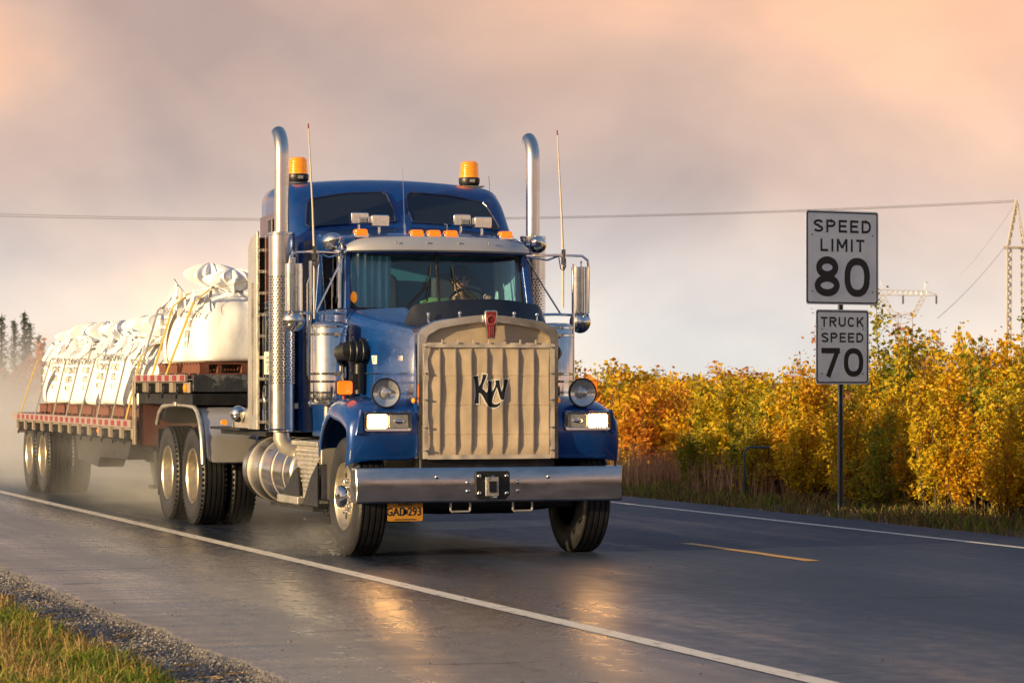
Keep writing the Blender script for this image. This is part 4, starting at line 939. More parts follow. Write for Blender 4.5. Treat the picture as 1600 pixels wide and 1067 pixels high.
for s in (-1, 1):
    b = B(); b.grid(lambda u, v: ((s*(.014+.806*u)), wsy(s*(.014+.806*u), 2.20+.49*v)+.005, 2.20+.49*v), 12, 4); P_(b, 'windscreen', 'windscreen_glass', cab, angle=80)
b = B(); b.tube([(0, .925, 2.19), (0, 1.02, 2.71)], .014, 6); P_(b, 'centre_post', 'black_plastic', cab)
def side(s):
    b = B(); b.prism([(1.04, 2.20), (1.80, 2.20), (1.80, 2.74), (1.12, 2.70)], 'x', s*.905, s*.900); P_(b, 'side_window', 'side_glass', cab)
    b = B(); b.tube([(s*.925, 1.0, 2.2), (s*.90, 1.08, 2.72), (s*.905, 1.83, 2.80), (s*.955, 1.83, 2.2)], .018, 6); P_(b, 'door_frame', 'chrome' if s < 0 else 'blue_paint', cab)
    b = B(); b.box((s*.965, 1.72, 1.95), (.03, .12, .03)); P_(b, 'door_handle', 'chrome', cab, bevel=.006)
    b = B(); b.tube([(s*1.0, 1.84, 1.55), (s*1.02, 1.84, 1.6), (s*1.02, 1.84, 2.45), (s*1.0, 1.84, 2.5)], .014, 8); P_(b, 'grab_rail', 'chrome', cab)
both(side)
# roof
def roof_ring(y, hw, ze, zc, rc=.09, zb=None):
    half = [(hw, ze-rc-.10), (hw, ze-rc)]+[(hw-rc+rc*math.cos(R(90*i/5)), ze-rc+rc*math.sin(R(90*i/5))) for i in range(1, 6)]+[((hw-rc)*t, ze+(zc-ze)*(1-t*t)) for t in (.75, .5, .25, 0)]
    return [(x, y, z) for x, z in half]+[(-x, y, z) for x, z in half[::-1][1:]]
b = B(); b.ring_loft([roof_ring(1.0, .86, 2.775, 2.80, .05), roof_ring(1.06, .875, 2.83, 2.855, .06), roof_ring(1.2, .885, 2.87, 2.90), roof_ring(1.5, .90, 2.90, 2.94), roof_ring(1.95, .93, 2.95, 3.0)], cap=False, close=False)
P_(b, 'cab_roof', 'blue_paint', cab, solid=.02, sub=1, angle=70)
# visor
def visr(u, v):
    x = -.875+1.75*u; a = abs(x)/.875; yb = .80+.14*a**4; zt = 2.862-.03*a**2-.05*a**10; zbm = 2.735-.01*a**2
    prof_ = [(.055, zbm-.012), (0, zbm), (.010, (zt+zbm)/2), (.06, zt-.010), (.16, zt), (.24, zt+.003)]
    t = v*5; i = min(4, int(t)); f = t-i; return (x, yb+prof_[i][0]*(1-f)+prof_[i+1][0]*f, prof_[i][1]*(1-f)+prof_[i+1][1]*f)
b = B(); b.grid(visr, 44, 10); vi = P_(b, 'sun_visor', 'visor_metal', cab, solid=.008, angle=60)
b = B()
for x in (-.45, -.15, .15, .44): b.lathe([(.011, 0), (.008, -.007), (.0005, -.009)], (x, .802, 2.80), 'y', 8)
P_(b, 'rivets', 'dull_aluminium', cab)
for x in (-.70, -.165, .0, .165, .70):
    l_ = empty('cab_light', (x, 1.10, 2.868)); l_.parent = TR; b = B(); b.prism(rrect(-.058, .058, 0, .062, .02), 'y', -.03, .08); P_(b, 'lens', 'amber_lit' , l_, bevel=.012)
    b = B(); b.prism(rrect(-.068, .068, -.02, .028, .01), 'y', -.022, .11); P_(b, 'base', 'chrome', l_, bevel=.006)
def rooflamps(s):
    for dx, dy, dz, n in ((.02, 0, 0, 'work_lamp'), (-.10, .28, .035, 'work_lamp')):
        w = empty(n, (s*.50+dx+.02, 1.32+dy, 3.02+dz)); w.parent = TR
        b = B(); b.prism(rrect(-.085, .085, -.055, .055, .016), 'y', -.03, .07); P_(b, 'shell', 'chrome', w, bevel=.010)
        b = B(); b.prism(rrect(-.066, .066, -.038, .038, .008), 'y', -.034, -.028); P_(b, 'lens', 'lamp_glass', w)
        b = B(); b.cyl((0, .02, -.05), (0, .02, -.14), .012, n=8); b.box((0, .02, -.135), (.08, .08, .02)); P_(b, 'bracket', 'chrome', w)
    # teardrop side lamp on the roof corner
    b = B(); b.tube([(s*.93, 1.16, 2.80), (s*.96, 1.13, 2.81), (s*1.0, 1.09, 2.81)], [.02, .018, .02], 8); P_(b, 'lamp_bracket', 'chrome')
    b = B(); b.lathe([(.0005, .13), (.02, .125), (.05, .10), (.072, .06), (.080, .02), (.083, 0), (.08, -.008), (.0005, -.012)], (0, 0, 0), 'y', 20); o = P_(b, 'corner_lamp', 'chrome'); o.location = (s*1.0, 1.06, 2.805); o.rotation_euler = (R(18), 0, R(180-s*25))
both(rooflamps)
b = B(); b.tube([(-.27, 1.13, 2.86), (-.272, 1.14, 2.97), (-.272, 1.15, 3.0), (-.275, 1.2, 3.52)], [.011, .009, .003, .0018], 6); P_(b, 'roof_antenna', 'chrome')
b = B(); b.tube([(.67, 1.4, 2.9), (.665, 1.41, 3.02), (.66, 1.5, 3.47)], [.010, .003, .0018], 6); P_(b, 'roof_antenna', 'black_plastic')
for x in (.155,): b = B(); b.tube([(x, 1.2, 2.90), (x, 1.2, 2.99), (x-.03, 1.2, 2.99)], .006, 6); P_(b, 'air_horn_tap', 'chrome')
# wipers
for sx, pts in ((-1, [(-.33, .86, 2.20), (-.12, .93, 2.40), (-.075, .96, 2.50)]), (1, [(.46, .86, 2.20), (.22, .93, 2.40), (.15, .96, 2.48)])):
    w = empty('wiper', (0, 0, 0)); w.parent = TR; b = B(); b.tube(pts, .009, 6); b.tube([(pts[0][0]-.03, pts[0][1], pts[0][2]-.01)]+[(p[0]-.03, p[1]+.004, p[2]-.01) for p in pts[1:]], .005, 6); P_(b, 'arm', 'black_plastic', w)
    b = B(); x0 = -.125 if sx < 0 else .20; b.tube([(x0, .915, 2.265), (x0+.035*(1 if sx < 0 else -1), .94, 2.40), (x0+.06*(1 if sx < 0 else -1), .975, 2.60)], .008, 6); P_(b, 'blade', 'black_plastic', w)
# interior
b = B(); b.prism([(1.0, 2.02), (1.0, 2.20), (1.25, 2.22), (1.38, 2.14), (1.36, 2.0)], 'x', -.82, .82); P_(b, 'dashboard', 'black_plastic', cab, bevel=.02)
b = B(); b.bx(-.85, .85, 1.86, 1.9, 1.2, 2.9); P_(b, 'sleeper_curtain_wall', 'bunk_cloth', cab)
for s in (-1, 1):
    b = B(); b.prism(rrect(s*.42-.25, s*.42+.25, 1.75, 2.55, .10), 'y', 1.68, 1.80); b.bx(s*.42-.26, s*.42+.26, 1.32, 1.78, 1.6, 1.78); P_(b, 'seat', 'seat_grey', cab, bevel=.04)
def curt(u, v):
    x = -.80+.40*u; return (x, 1.04+.10*u+.028*math.sin(u*34)+.02*math.sin(u*13+1)*(1-v), 2.21+.50*v)
b = B(); b.grid(curt, 90, 6); P_(b, 'curtain', 'curtain', cab, angle=80)
b = B(); b.grid(lambda u, v: (.80-.05*u-.02*v, 1.10+.5*u+.02*math.sin(u*25), 2.21+.45*v), 40, 6); P_(b, 'curtain', 'curtain', cab, angle=80)
b = B(); pts = [(.42+.22*math.cos(2*math.pi*i/28), 1.30+.10*math.sin(2*math.pi*i/28), 2.21+.19*math.sin(2*math.pi*i/28)) for i in range(29)]; b.tube(pts, .014, 6, cap=False); b.tube([(.42, 1.36, 2.2), (.42, 1.2, 2.0)], .03, 8); b.tube([(.21, 1.3, 2.21), (.63, 1.3, 2.21)], .012, 6); P_(b, 'steering_wheel', 'black_plastic', cab)
b = B(); b.sphere((-.80, .985, 2.30), .045, 10, 8, (.7, .3, 1.2)); P_(b, 'dash_light', 'amber', cab)

# ---- sleeper
SY0, SY1 = 1.90, 3.36
def sl_top(y):
    pts = [(1.90, 2.93), (1.96, 2.99), (2.06, 3.01), (2.42, 3.38), (2.55, 3.47), (2.75, 3.50), (3.05, 3.51), (3.36, 3.49)]
    for (a, za), (c, zc) in zip(pts, pts[1:]):
        if y <= c: return za+(zc-za)*(y-a)/(c-a)
    return pts[-1][1]
SHW = 1.11
def sl_ring(y, hw=SHW, rc=.15):
    zt = sl_top(y); cr = .075; ze = zt-cr; half = [(hw, 1.06), (hw, 1.6), (hw, 2.2), (hw, ze-rc)]
    half += [(hw-rc+rc*math.cos(R(90*i/6)), ze-rc+rc*math.sin(R(90*i/6))+cr*(1-((hw-rc+rc*math.cos(R(90*i/6)))/hw)**2)*(i/6)) for i in range(1, 7)]
    x6 = hw-rc; half += [(x6*t, ze+cr*(1-(x6*t/hw)**2)) for t in (.8, .6, .4, .2, 0)]
    return [(x, y, z) for x, z in half]+[(-x, y, z) for x, z in half[::-1][1:]]
ysl = [1.90, 1.93, 1.98, 2.06, 2.14, 2.22, 2.30, 2.38, 2.44, 2.55, 2.75, 3.05, 3.30, 3.36]
b = B(); b.ring_loft([sl_ring(y, SHW-.06*max(0, 1-(y-1.9)/.20)**2-.03*max(0, (y-3.3)/.06)) for y in ysl], cap=True)
slp = P_(b, 'sleeper_body', 'blue_paint', angle=32)
def slz(x, y): zt = sl_top(y); return zt-.075+.075*(1-(x/SHW)**2)
def slope_pt(x, t, off): # t 0..1 up the slanted front
    y = 2.075+.325*t; z = slz(x, y); n_ = Vector((0, -.38, .36)).normalized(); return (x, y+n_.y*off, z+n_.z*off)
for s in (-1, 1):
    outl = [(.085, .08), (.60, .05), (.93, .05), (.965, .12), (.945, .35), (.90, .75), (.865, .86), (.5, .955), (.14, .97), (.10, .90), (.07, .45)] if 1 else []
    rs = []
    m_ = 8
    dense = []
    for i in range(len(outl)):
        p, q = outl[i], outl[(i+1) % len(outl)]
        for j in range(m_): dense.append((p[0]+(q[0]-p[0])*j/m_, p[1]+(q[1]-p[1])*j/m_))
    cx, ct = .5, .5
    b = B(); b.ring_loft([[slope_pt(s*(cx+(x-cx)*f), ct+(t-ct)*f, .008) for x, t in dense] for f in (1., .8, .6, .4, .2, .02)], cap=True); P_(b, 'roof_window', 'dark_glass', slp, angle=80)
    b = B(); b.tube([slope_pt(s*x, t, .010) for x, t in dense]+[slope_pt(s*dense[0][0], dense[0][1], .010)], .010, 6); P_(b, 'window_trim', 'navy_paint', slp)
def sleeper_side(s):
    X0 = s*(SHW+.004)
    b = B(); b.prism([(2.0, 2.30), (3.34, 2.30), (3.34, 3.14), (2.75, 3.16), (2.45, 3.06), (2.0, 2.70)], 'x', X0, X0+s*.003); P_(b, 'upper_panel', 'maroon_reflection', slp)
    b = B(); b.prism([(1.97, 1.07), (3.35, 1.07), (3.35, 2.296), (1.97, 2.296)], 'x', X0, X0+s*.003); P_(b, 'lower_panel', 'navy_paint', slp)
    for y0, y1, z0, z1 in ((2.62, 3.20, 1.55, 2.22), (2.62, 3.20, 1.12, 1.50)):
        pp = [(y0, z0+.06), (y0+.05, z0), (y1-.05, z0), (y1, z0+.06), (y1, z1-.06), (y1-.05, z1), (y0+.05, z1), (y0, z1-.06), (y0, z0+.06)]
        b = B(); b.tube([(X0+s*.008, y, z) for y, z in pp], .011, 6); P_(b, 'hatch_trim', 'chrome', slp)
    b = B(); b.tube([(X0+s*.012, 2.9, 1.90), (X0+s*.04, 2.9, 1.92), (X0+s*.04, 2.9, 2.12), (X0+s*.012, 2.9, 2.14)], .010, 6); P_(b, 'hatch_handle', 'chrome', slp)
    b = B(); b.tube([(X0+s*.012, 3.05, 1.24), (X0+s*.035, 3.05, 1.26), (X0+s*.035, 3.05, 1.36), (X0+s*.012, 3.05, 1.38)], .014, 6); P_(b, 'hatch_latch', 'chrome', slp)
    b = B(); b.bx(X0+s*.004, X0+s*.012, 2.68, 3.14, 1.60, 1.82); P_(b, 'decal_panel', 'logo_white', slp)
    for i, (t_, sz) in enumerate((('1 ', .07), ('WS 16', .06), ('GD OO', .06), ('||||||', .07), ('ID 15', .06))):
        vs, fs = text_mesh(t_, sz, .001); b = B(); b.add([(X0+s*.0135, 2.91+s*x*1.7, 1.80-.042*i+z*.6) for x, z, _ in vs], fs); P_(b, 'decal_lettering', 'logo_black', slp, fix=False)
    for z in (2.30, 2.245, 2.205):
        b = B()
        for i in range(20): b.sphere((X0+s*.006, 2.66+.028*i, z), .006, 6, 4)
        P_(b, 'rivet_row', 'chrome', slp)
    b = B(); b.prism(rrect(2.78, 2.96, 2.86, 3.10, .02), 'x', X0+s*.003, X0+s*.015); P_(b, 'vent', 'black_plastic', slp)
    b = B(); b.tube([(X0+s*.02, 2.78, 2.86), (X0+s*.02, 2.78, 3.1), (X0+s*.02, 2.96, 3.1)], .007, 6); P_(b, 'vent_trim', 'chrome', slp)
both(sleeper_side)
# front corner strips of the sleeper beside the cab
def corner(s): b = B(); b.bx(s*.97, s*1.04, 1.885, 1.90, 1.08, 2.85); P_(b, 'corner_strip', 'navy_paint', slp)
both(corner)
# beacons
for x in (-.86, .885):
    bc = empty('beacon', (x, 2.84, 3.425)); bc.parent = TR
    b = B(); b.lathe([(.0005, .285), (.06, .283), (.082, .268), (.088, .24), (.094, .13), (.096, .118)], (0, 0, 0), 'z', 28); P_(b, 'dome', 'amber', bc)
    for z in (.15, .175, .20, .225, .25): b = B(); rr = .0965-.006*(z-.12)/.12; b.lathe([(rr-.004, -.004), (rr+.002, 0), (rr-.004, .004)], (0, 0, z), 'z', 28); P_(b, 'lens_rib', 'amber', bc)
    b = B(); b.lathe([(.092, .045), (.102, .06), (.106, .105), (.1, .12), (.0005, .12)], (0, 0, 0), 'z', 28); P_(b, 'base', 'black_plastic', bc)
    b = B(); b.box((-.01, 0, .035), (.30, .12, .012)); b.box((-.06, 0, .015), (.05, .08, .05)); b.box((.06, 0, .015), (.05, .08, .05)); b.cyl((-.15, -.05, .03), (.12, -.05, .03), .010, n=8); b.box((.0, -.10, .085), (.05, .02, .03)); P_(b, 'mount', 'dull_aluminium', bc)

# ---- stacks
def stack(s):
    o = empty('exhaust_stack', (s*1.245, 1.93, 0)); o.parent = TR
    pts = [(0, 0, 2.60), (0, 0, 3.65)]+[(0, .22-.22*math.cos(R(a)), 3.67+.22*math.sin(R(a))) for a in (10, 22, 34, 46, 58, 68)]
    b = B(); b.tube(pts, .068, 24, cap=False); P_(b, 'pipe', 'stack_steel', o, angle=60)
    b = B(); b.cyl((0, 0, 1.10), (0, 0, 2.62), .085, n=28); P_(b, 'muffler', 'dull_aluminium', o)
    # heat shield wrapped round the muffler, perforated in its middle
    def sh(z0, z1, mat, name):
        n, m = 36, 8; me_b = B(); uvs = []
        a0, a1 = R(-250), R(70)
        me_b.grid(lambda u, v: (.122*math.cos(a0+(a1-a0)*u), .122*math.sin(a0+(a1-a0)*u), z0+(z1-z0)*v), n, m)
        me = me_b.mesh(name, 60, fix=False); uv = me.uv_layers.new(name='UVMap')
        for lp in me.loops: c = me.vertices[lp.vertex_index].co; uv.data[lp.index].uv = (math.atan2(c.y, c.x)*.122+1, c.z)
        link(name, me, mat, o)
    sh(1.06, 1.50, 'stack_steel', 'shield'); sh(1.5, 2.52, 'perforated_steel', 'perforated_shield'); sh(2.52, 2.93, 'stack_steel', 'shield')
    for z in (1.08, 2.915): b = B(); b.lathe([(.122, -.012), (.127, -.006), (.127, .006), (.122, .012)], (0, 0, z), 'z', 36); P_(b, 'band', 'chrome', o)
    b = B(); b.tube([(0, 0, 1.12), (0, 0, 1.0), (-s*.04, .0, .93), (-s*.14, -.02, .88), (-s*.45, -.05, .86)], [.07, .085, .088, .085, .08], 16); P_(b, 'elbow', 'dull_aluminium', o)
    for zq in (1.3, 2.3): b = B(); b.box((-s*.10, .02, zq), (.12, .05, .05)); P_(b, 'bracket', 'dull_aluminium', o)
both(stack)

# ---- air cleaners
def cleaner(s):
    o = empty('air_cleaner', (s*1.075, .79, 0)); o.parent = TR; r = .168
    b = B(); b.lathe([(.0005, 1.345), (r-.02, 1.345), (r, 1.36), (r, 2.035), (r-.012, 2.055), (r-.05, 2.07), (.0005, 2.075)], (0, 0, 0), 'z', 40); P_(b, 'canister', 'chrome', o, angle=50)
    for z in (1.375, 1.43, 1.53, 1.60, 1.955, 2.025): b = B(); b.lathe([(r, -.011), (r+.006, -.007), (r+.006, .007), (r, .011)], (0, 0, z), 'z', 40); P_(b, 'band', 'chrome', o)
    for z in (1.60, 1.955): b = B(); b.box((s*-.02, -r-.012, z), (.05, .02, .03)); P_(b, 'clasp', 'chrome', o)
    b = B(); b.tube([(s*.185, .0, 1.30), (s*.185, 0, 2.62)], .012, 8); P_(b, 'rail', 'chrome', o)
    b = B(); b.tube([(s*.185, 0, 1.335), (s*.06, -.10, 1.335), (-s*.12, -.1, 1.325)], .012, 8); b.sphere((s*.185, 0, 1.335), .022, 8, 6); P_(b, 'lower_bracket', 'chrome', o)
    b = B(); b.cyl((s*.02, .02, .92), (s*.02, .02, 1.34), .03, n=12); P_(b, 'drain_pipe', 'dull_aluminium', o)
    # rubber intake duct to the hood
    d = B(); d.tube([(-s*.05, -.14, 1.79), (-s*.09, -.21, 1.80), (-s*.17, -.215, 1.80), (-s*.24, -.19, 1.80), (-s*.30, -.14, 1.80)], [.07, .085, .098, .095, .08], 18); dd = P_(d, 'intake_duct', 'black_plastic', o)
    for t in (-.11, -.17, -.23): d = B(); d.lathe([(.098, -.006), (.105, 0), (.098, .006)], (s*t, -.212, 1.80), 'x', 22); P_(d, 'duct_rib', 'black_plastic', o)
    d = B(); d.cyl((-s*.22, -.19, 1.70), (-s*.22, -.19, 1.42), .045, n=12); d.box((-s*.2, -.19, 1.53), (.10, .08, .14)); d.box((-s*.26, -.17, 1.86), (.05, .06, .12)); P_(d, 'intake_drop', 'black_plastic', o)
both(cleaner)

# ---- mirrors and antennas
def mirrors(s):
    m = empty('mirror', (s*1.375, .92, 0)); m.parent = TR; k = s
    b = B(); arc_ = [(.082*math.cos(R(a)), -.055*math.sin(R(a))) for a in range(0, 181, 15)]
    b.prism([(x, y) for x, y in arc_]+[(-.082, .02), (.082, .02)], 'z', 2.165, 2.60); P_(b, 'housing', 'chrome', m, bevel=.004, angle=50)
    b = B(); b.bx(-.076, .076, .0205, .024, 2.175, 2.59); P_(b, 'glass', 'dark_glass', m)
    b = B(); b.cyl((.0, -.02, 2.60), (0, -.02, 2.64), .007, n=6); b.sphere((0, -.02, 2.645), .011, 8, 6); P_(b, 'housing_bolt', 'chrome', m)
    b = B(); b.lathe([(.0005, -.075), (.03, -.07), (.07, -.045), (.098, -.01), (.105, .012), (.103, .02), (.0005, .02)], (0.0, 0, 2.085), 'y', 28); P_(b, 'convex_mirror', 'chrome', m)
    b = B(); b.tube([(0.02*k, -.06, 2.15), (.055*k, -.062, 2.17), (.058*k, -.062, 2.60), (.05*k, -.058, 2.66), (.0, -.05, 2.70), (-.25*k, -.02, 2.705), (-.50*k, .10, 2.70)], .012, 8); P_(b, 'frame', 'chrome', m)
    b = B(); b.tube([(.07*k, -.03, 2.145), (-.25*k, -.01, 2.155), (-.47*k, .03, 2.15)], .013, 8); P_(b, 'lower_arm', 'chrome', m)
    b = B(); b.tube([(-.20*k, -.01, 2.16), (-.35*k, .06, 2.42), (-.49*k, .12, 2.68)], .009, 8); P_(b, 'brace', 'chrome', m)
    b = B(); b.tube([(-.17*k, -.02, 2.72), (-.32*k, .02, 2.66), (-.50*k, .10, 2.695)], .010, 8); b.sphere((-.17*k-.04*k*0, -.02, 2.60), .02, 8, 6); P_(b, 'upper_strut', 'chrome', m)
    a = empty('antenna', (s*1.195, .90, 0)); a.parent = TR
    b = B(); b.tube([(0, 0, 2.10 if s < 0 else 2.22), (0, 0, 2.70), (-s*.0-.012, .01, 3.1), (-.045, .03, 3.83)], [.010, .012, .009, .005], 8); P_(b, 'whip', 'canvas_trim', a)
    b = B(); b.cyl((-.045, .03, 3.825), (-.048, .031, 3.87), .0065, n=6); P_(b, 'tip', 'emblem_red', a)
    b = B(); b.tube([(0, 0, 2.62), (0, -.02, 2.76)], .02, 8); b.box((0, 0, 2.705), (.05, .05, .03)); P_(b, 'clamp', 'chrome', a)
    b = B(); b.tube([(-s*.05, -.02, 2.69), (-s*.03, -.02, 2.58), (0, -.02, 2.56), (s*.02, -.02, 2.60), (s*.02, -.01, 2.68)], .005, 6); P_(b, 'coax_loop', 'black_plastic', a)
both(mirrors)

# ---- tank, steps, drive fenders, rear rack
def tank(s):
    o = empty('fuel_tank', (s*.90, 0, .665)); o.parent = TR; r = .322
    b = B(); b.lathe([(.0005, 1.72), (.12, 1.715), (r-.05, 1.735), (r-.012, 1.76), (r, 1.79), (r, 3.66), (r-.02, 3.70), (.0005, 3.73)], (0, 0, 0), 'y', 48); P_(b, 'shell', 'tank_metal', o, angle=50)
    for y in (2.0, 2.45, 2.95, 3.45): b = B(); b.lathe([(r, -.028), (r+.007, -.024), (r+.007, .024), (r, .028)], (0, y, 0), 'y', 48); P_(b, 'strap', 'dull_aluminium', o); b = B(); b.lathe([(r+.007, -.016), (r+.009, -.014), (r+.009, .014), (r+.007, .016)], (0, y+.0, 0), 'y', 48); P_(b, 'strap_liner', 'black_plastic', o)
    b = B(); b.cyl((0, 1.72, .05), (0, 1.70, .05), .035, n=12); P_(b, 'gauge', 'black_plastic', o)
    b = B(); b.bx(-.05, .1, 1.9, 3.6, -.36, -.30); P_(b, 'tank_bracket', 'frame_black', o)
    t = empty('step_box', (0, 0, 0)); t.parent = TR
    b = B(); b.prism([(.74, .46), (.74, .94), (1.66, .94), (1.60, .70), (1.45, .46)], 'x', s*.80, s*1.17); P_(b, 'box', 'dull_aluminium', t, bevel=.01)
    for i in range(10): b = B(); z = .895-.040*i; y1 = 1.62-.016*i-(.03*max(0, i-4)); b.cyl((s*1.172, .76+.045*max(0, i-5), z), (s*1.172, y1, z), .019, n=8); P_(b, 'rib', 'aluminium', t)
    b = B(); b.bx(s*.82, s*1.215, .72, 1.68, .943, .985); P_(b, 'upper_tread', 'aluminium', t, bevel=.006)
    b = B(); b.bx(s*.95, s*1.25, 1.30, 2.10, .40, .47); P_(b, 'lower_tread', 'aluminium', t, bevel=.008)
    b = B(); b.prism([(1.40, .475), (2.05, .475), (1.62, .70), (1.46, .74)], 'x', s*1.195, s*1.21); P_(b, 'side_bracket', 'black_plastic', t)
    b = B(); b.prism([(.72, .40), (1.28, .40), (.98, .66), (.72, .80)], 'x', s*1.195, s*1.21); P_(b, 'front_bracket', 'black_plastic', t)
both(tank)
def dfender(s):
    pf = [(5.47, .66), (5.49, .80), (5.53, .95), (5.62, 1.10), (5.74, 1.205), (5.90, 1.255), (6.3, 1.275), (7.1, 1.275), (7.55, 1.25), (7.75, 1.18), (7.88, 1.05)]
    b = B(); b.ring_loft([[(s*.60, y, z), (s*.9, y, z+.006), (s*1.22, y, z)] for y, z in pf], cap=False, close=False); f = P_(b, 'rear_fender', 'visor_metal', solid=.008, sub=1, angle=70)
    b = B(); b.tube([(s*1.225, y, z+.004) for y, z in pf], .026, 10); P_(b, 'rolled_edge', 'canvas_trim' if 0 else 'aluminium', f)
    b = B(); b.box((s*1.22, 6.75, 1.285), (.10, .12, .05)); P_(b, 'edge_joint', 'aluminium', f, bevel=.01)
    b = B(); b.bx(s*.62, s*1.20, 7.95, 7.97, .25, 1.0); P_(b, 'mud_flap', 'black_plastic')
    b = B(); b.prism([(4.1, 1.035), (5.47, 1.035), (5.47, 1.06), (4.1, 1.06)], 'x', s*.5, s*1.15); P_(b, 'side_deck', 'frame_black')
    b = B(); b.sphere((s*1.10, 4.36, 1.20), .085, 18, 12); b.tube([(s*1.10, 4.40, 1.20), (s*.95, 4.2, 1.20), (s*.9, 4.0, 1.15)], .02, 8); P_(b, 'work_light', 'chrome')
    b = B(); b.cyl((s*1.16, 4.8, 1.11), (s*1.16, 4.74, 1.11), .03, n=12); P_(b, 'side_marker', 'amber')
    b = B(); b.prism([(4.0, 1.06), (4.9, 1.06), (4.75, 1.18), (4.3, 1.22), (4.0, 1.3)], 'x', s*1.02, s*1.05); P_(b, 'deck_bracket', 'dull_aluminium')
both(dfender)
def rack(s):
    b = B(); b.prism([(3.13, 1.06), (3.52, 1.06), (3.52, 2.86), (3.40, 2.93), (3.13, 3.0)], 'x', s*1.20, s*1.175); P_(b, 'post_plate', 'aluminium', RK, bevel=.006)
    b = B(); b.bx(s*1.203, s*1.213, 3.30, 3.325, 1.2, 2.5); P_(b, 'plate_seam', 'dull_aluminium', RK)
    b = B(); b.bx(s*1.10, s*1.118, 3.10, 3.13, 1.06, 2.96); P_(b, 'post_trim', 'aluminium', RK)
    b = B(); b.bx(s*1.119, s*1.174, 3.22, 3.24, 1.06, 2.94); P_(b, 'post_backing', 'frame_black', RK)
    for i in range(9): b = B(); b.bx(s*1.119, s*1.174, 3.14, 3.17, 1.12+.21*i, 1.15+.21*i); P_(b, 'rung', 'dull_aluminium', RK)
RK = empty('headache_rack', (0, 0, 0)); RK.parent = TR
both(rack)
for i in range(9): b = B(); z = 1.10+.2*i; b.bx(-1.098, 1.098, 3.48, 3.51, z, z+.185); P_(b, 'rack_panel', 'dull_aluminium', RK, bevel=.004)
b = B(); b.bx(-1.165, 1.165, 3.47, 3.55, 2.905, 2.95); P_(b, 'rack_top', 'aluminium', RK, bevel=.006)

# ------------------------------------------------------------------ driver
def skin_figure(name, joints, edges, mat, loc, sub=2):
    me = bpy.data.meshes.new(name); me.from_pydata([j[:3] for j in joints], edges, []); o = bpy.data.objects.new(name, me); COL.objects.link(o); o.location = loc
    m = o.modifiers.new('skin', 'SKIN'); m.use_smooth_shade = True
    sv = me.skin_vertices[0].data if me.skin_vertices else None
    if sv is None:
        me.attributes; bm = bmesh.new(); bm.from_mesh(me); bm.verts.layers.skin.verify(); bm.to_mesh(me); bm.free(); sv = me.skin_vertices[0].data
    for q, j in zip(sv, joints): q.radius = (j[3], j[4] if len(j) > 4 else j[3])
    sv[0].use_root = True
    m2 = o.modifiers.new('sub', 'SUBSURF'); m2.levels = sub; m2.render_levels = sub
    me.materials.append(MATS[mat]); return o
dr = skin_figure('person', [(0, .02, 1.80, .16, .13), (0, .04, 2.0, .16, .12), (0, .05, 2.20, .19, .12), (0, .03, 2.30, .10, .09), (0, .01, 2.37, .055), (0, -.01, 2.44, .075, .085), (0, -.01, 2.52, .078, .092), (0, 0, 2.575, .05, .06),
    (.19, .03, 2.27, .07), (.26, -.08, 2.06, .055), (.17, -.27, 2.24, .038), (.14, -.32, 2.29, .032), (-.19, .03, 2.27, .07), (-.26, -.08, 2.06, .055), (-.17, -.27, 2.24, .038), (-.14, -.32, 2.30, .032),
    (.10, -.30, 1.80, .085), (.12, -.42, 1.45, .06), (-.10, -.30, 1.80, .085), (-.12, -.42, 1.45, .06)],
    [(0, 1), (1, 2), (2, 3), (3, 4), (4, 5), (5, 6), (6, 7), (2, 8), (8, 9), (9, 10), (10, 11), (2, 12), (12, 13), (13, 14), (14, 15), (0, 16), (16, 17), (0, 18), (18, 19)], 'skin', (TX+.40, TY+1.55, 0))
tag(dr, 'person driving behind the windscreen with both hands on the steering wheel', 'person')
b = B(); b.sphere((0, -.088, 2.475), .016, 8, 6, (.8, 1.2, 1.4)); b.build('nose', 'skin', dr)
for s in (-1, 1):
    b = B(); b.sphere((s*.03, -.083, 2.497), .02, 8, 6, (1.2, .5, .8)); b.build('sunglass_lens', 'smoke_plastic', dr)
    b = B(); b.sphere((s*.082, .0, 2.48), .02, 8, 6, (.4, .8, 1.3)); b.build('ear', 'skin', dr)
    for f in range(4): b = B(); z = 2.325-.012*f; b.tube([(s*.135, -.335, z), (s*(.15+.004*f), -.365, z), (s*.17, -.37, z-.004), (s*.185, -.35, z-.006)], [.010, .0095, .009, .007], 6); b.build('finger', 'skin', dr)
    b = B(); b.tube([(s*.13, -.32, 2.30), (s*.12, -.345, 2.325), (s*.135, -.36, 2.345)], [.011, .010, .008], 6); b.build('thumb', 'skin', dr)
b = B(); b.box((0, -.085, 2.435), (.045, .012, .008)); b.build('mouth', 'emblem_red', dr, bevel=.003)
b = B(); b.lathe([(.098, 2.525), (.097, 2.56), (.085, 2.60), (.05, 2.62), (.0005, 2.625)], (0, 0, 0), 'z', 20); b.prism([(-.07, -.07), (-.06, -.15), (0, -.17), (.06, -.15), (.07, -.07)], 'z', 2.524, 2.534); b.build('cap', 'cap_dark', dr)
vest = skin_figure('vest', [(0, .02, 1.80, .175, .15), (0, .04, 2.0, .175, .135), (0, .05, 2.18, .20, .135), (0, .04, 2.26, .14, .11)], [(0, 1), (1, 2), (2, 3)], 'hi_vis', (0, 0, 0)); vest.parent = dr
for s in (-1, 1):
    q = skin_figure('sleeve', [(s*.16, .035, 2.27, .082), (s*.20, .03, 2.265, .082), (s*.265, -.08, 2.06, .068), (s*.20, -.22, 2.19, .05)], [(0, 1), (1, 2), (2, 3)], 'shirt', (0, 0, 0)); q.parent = dr
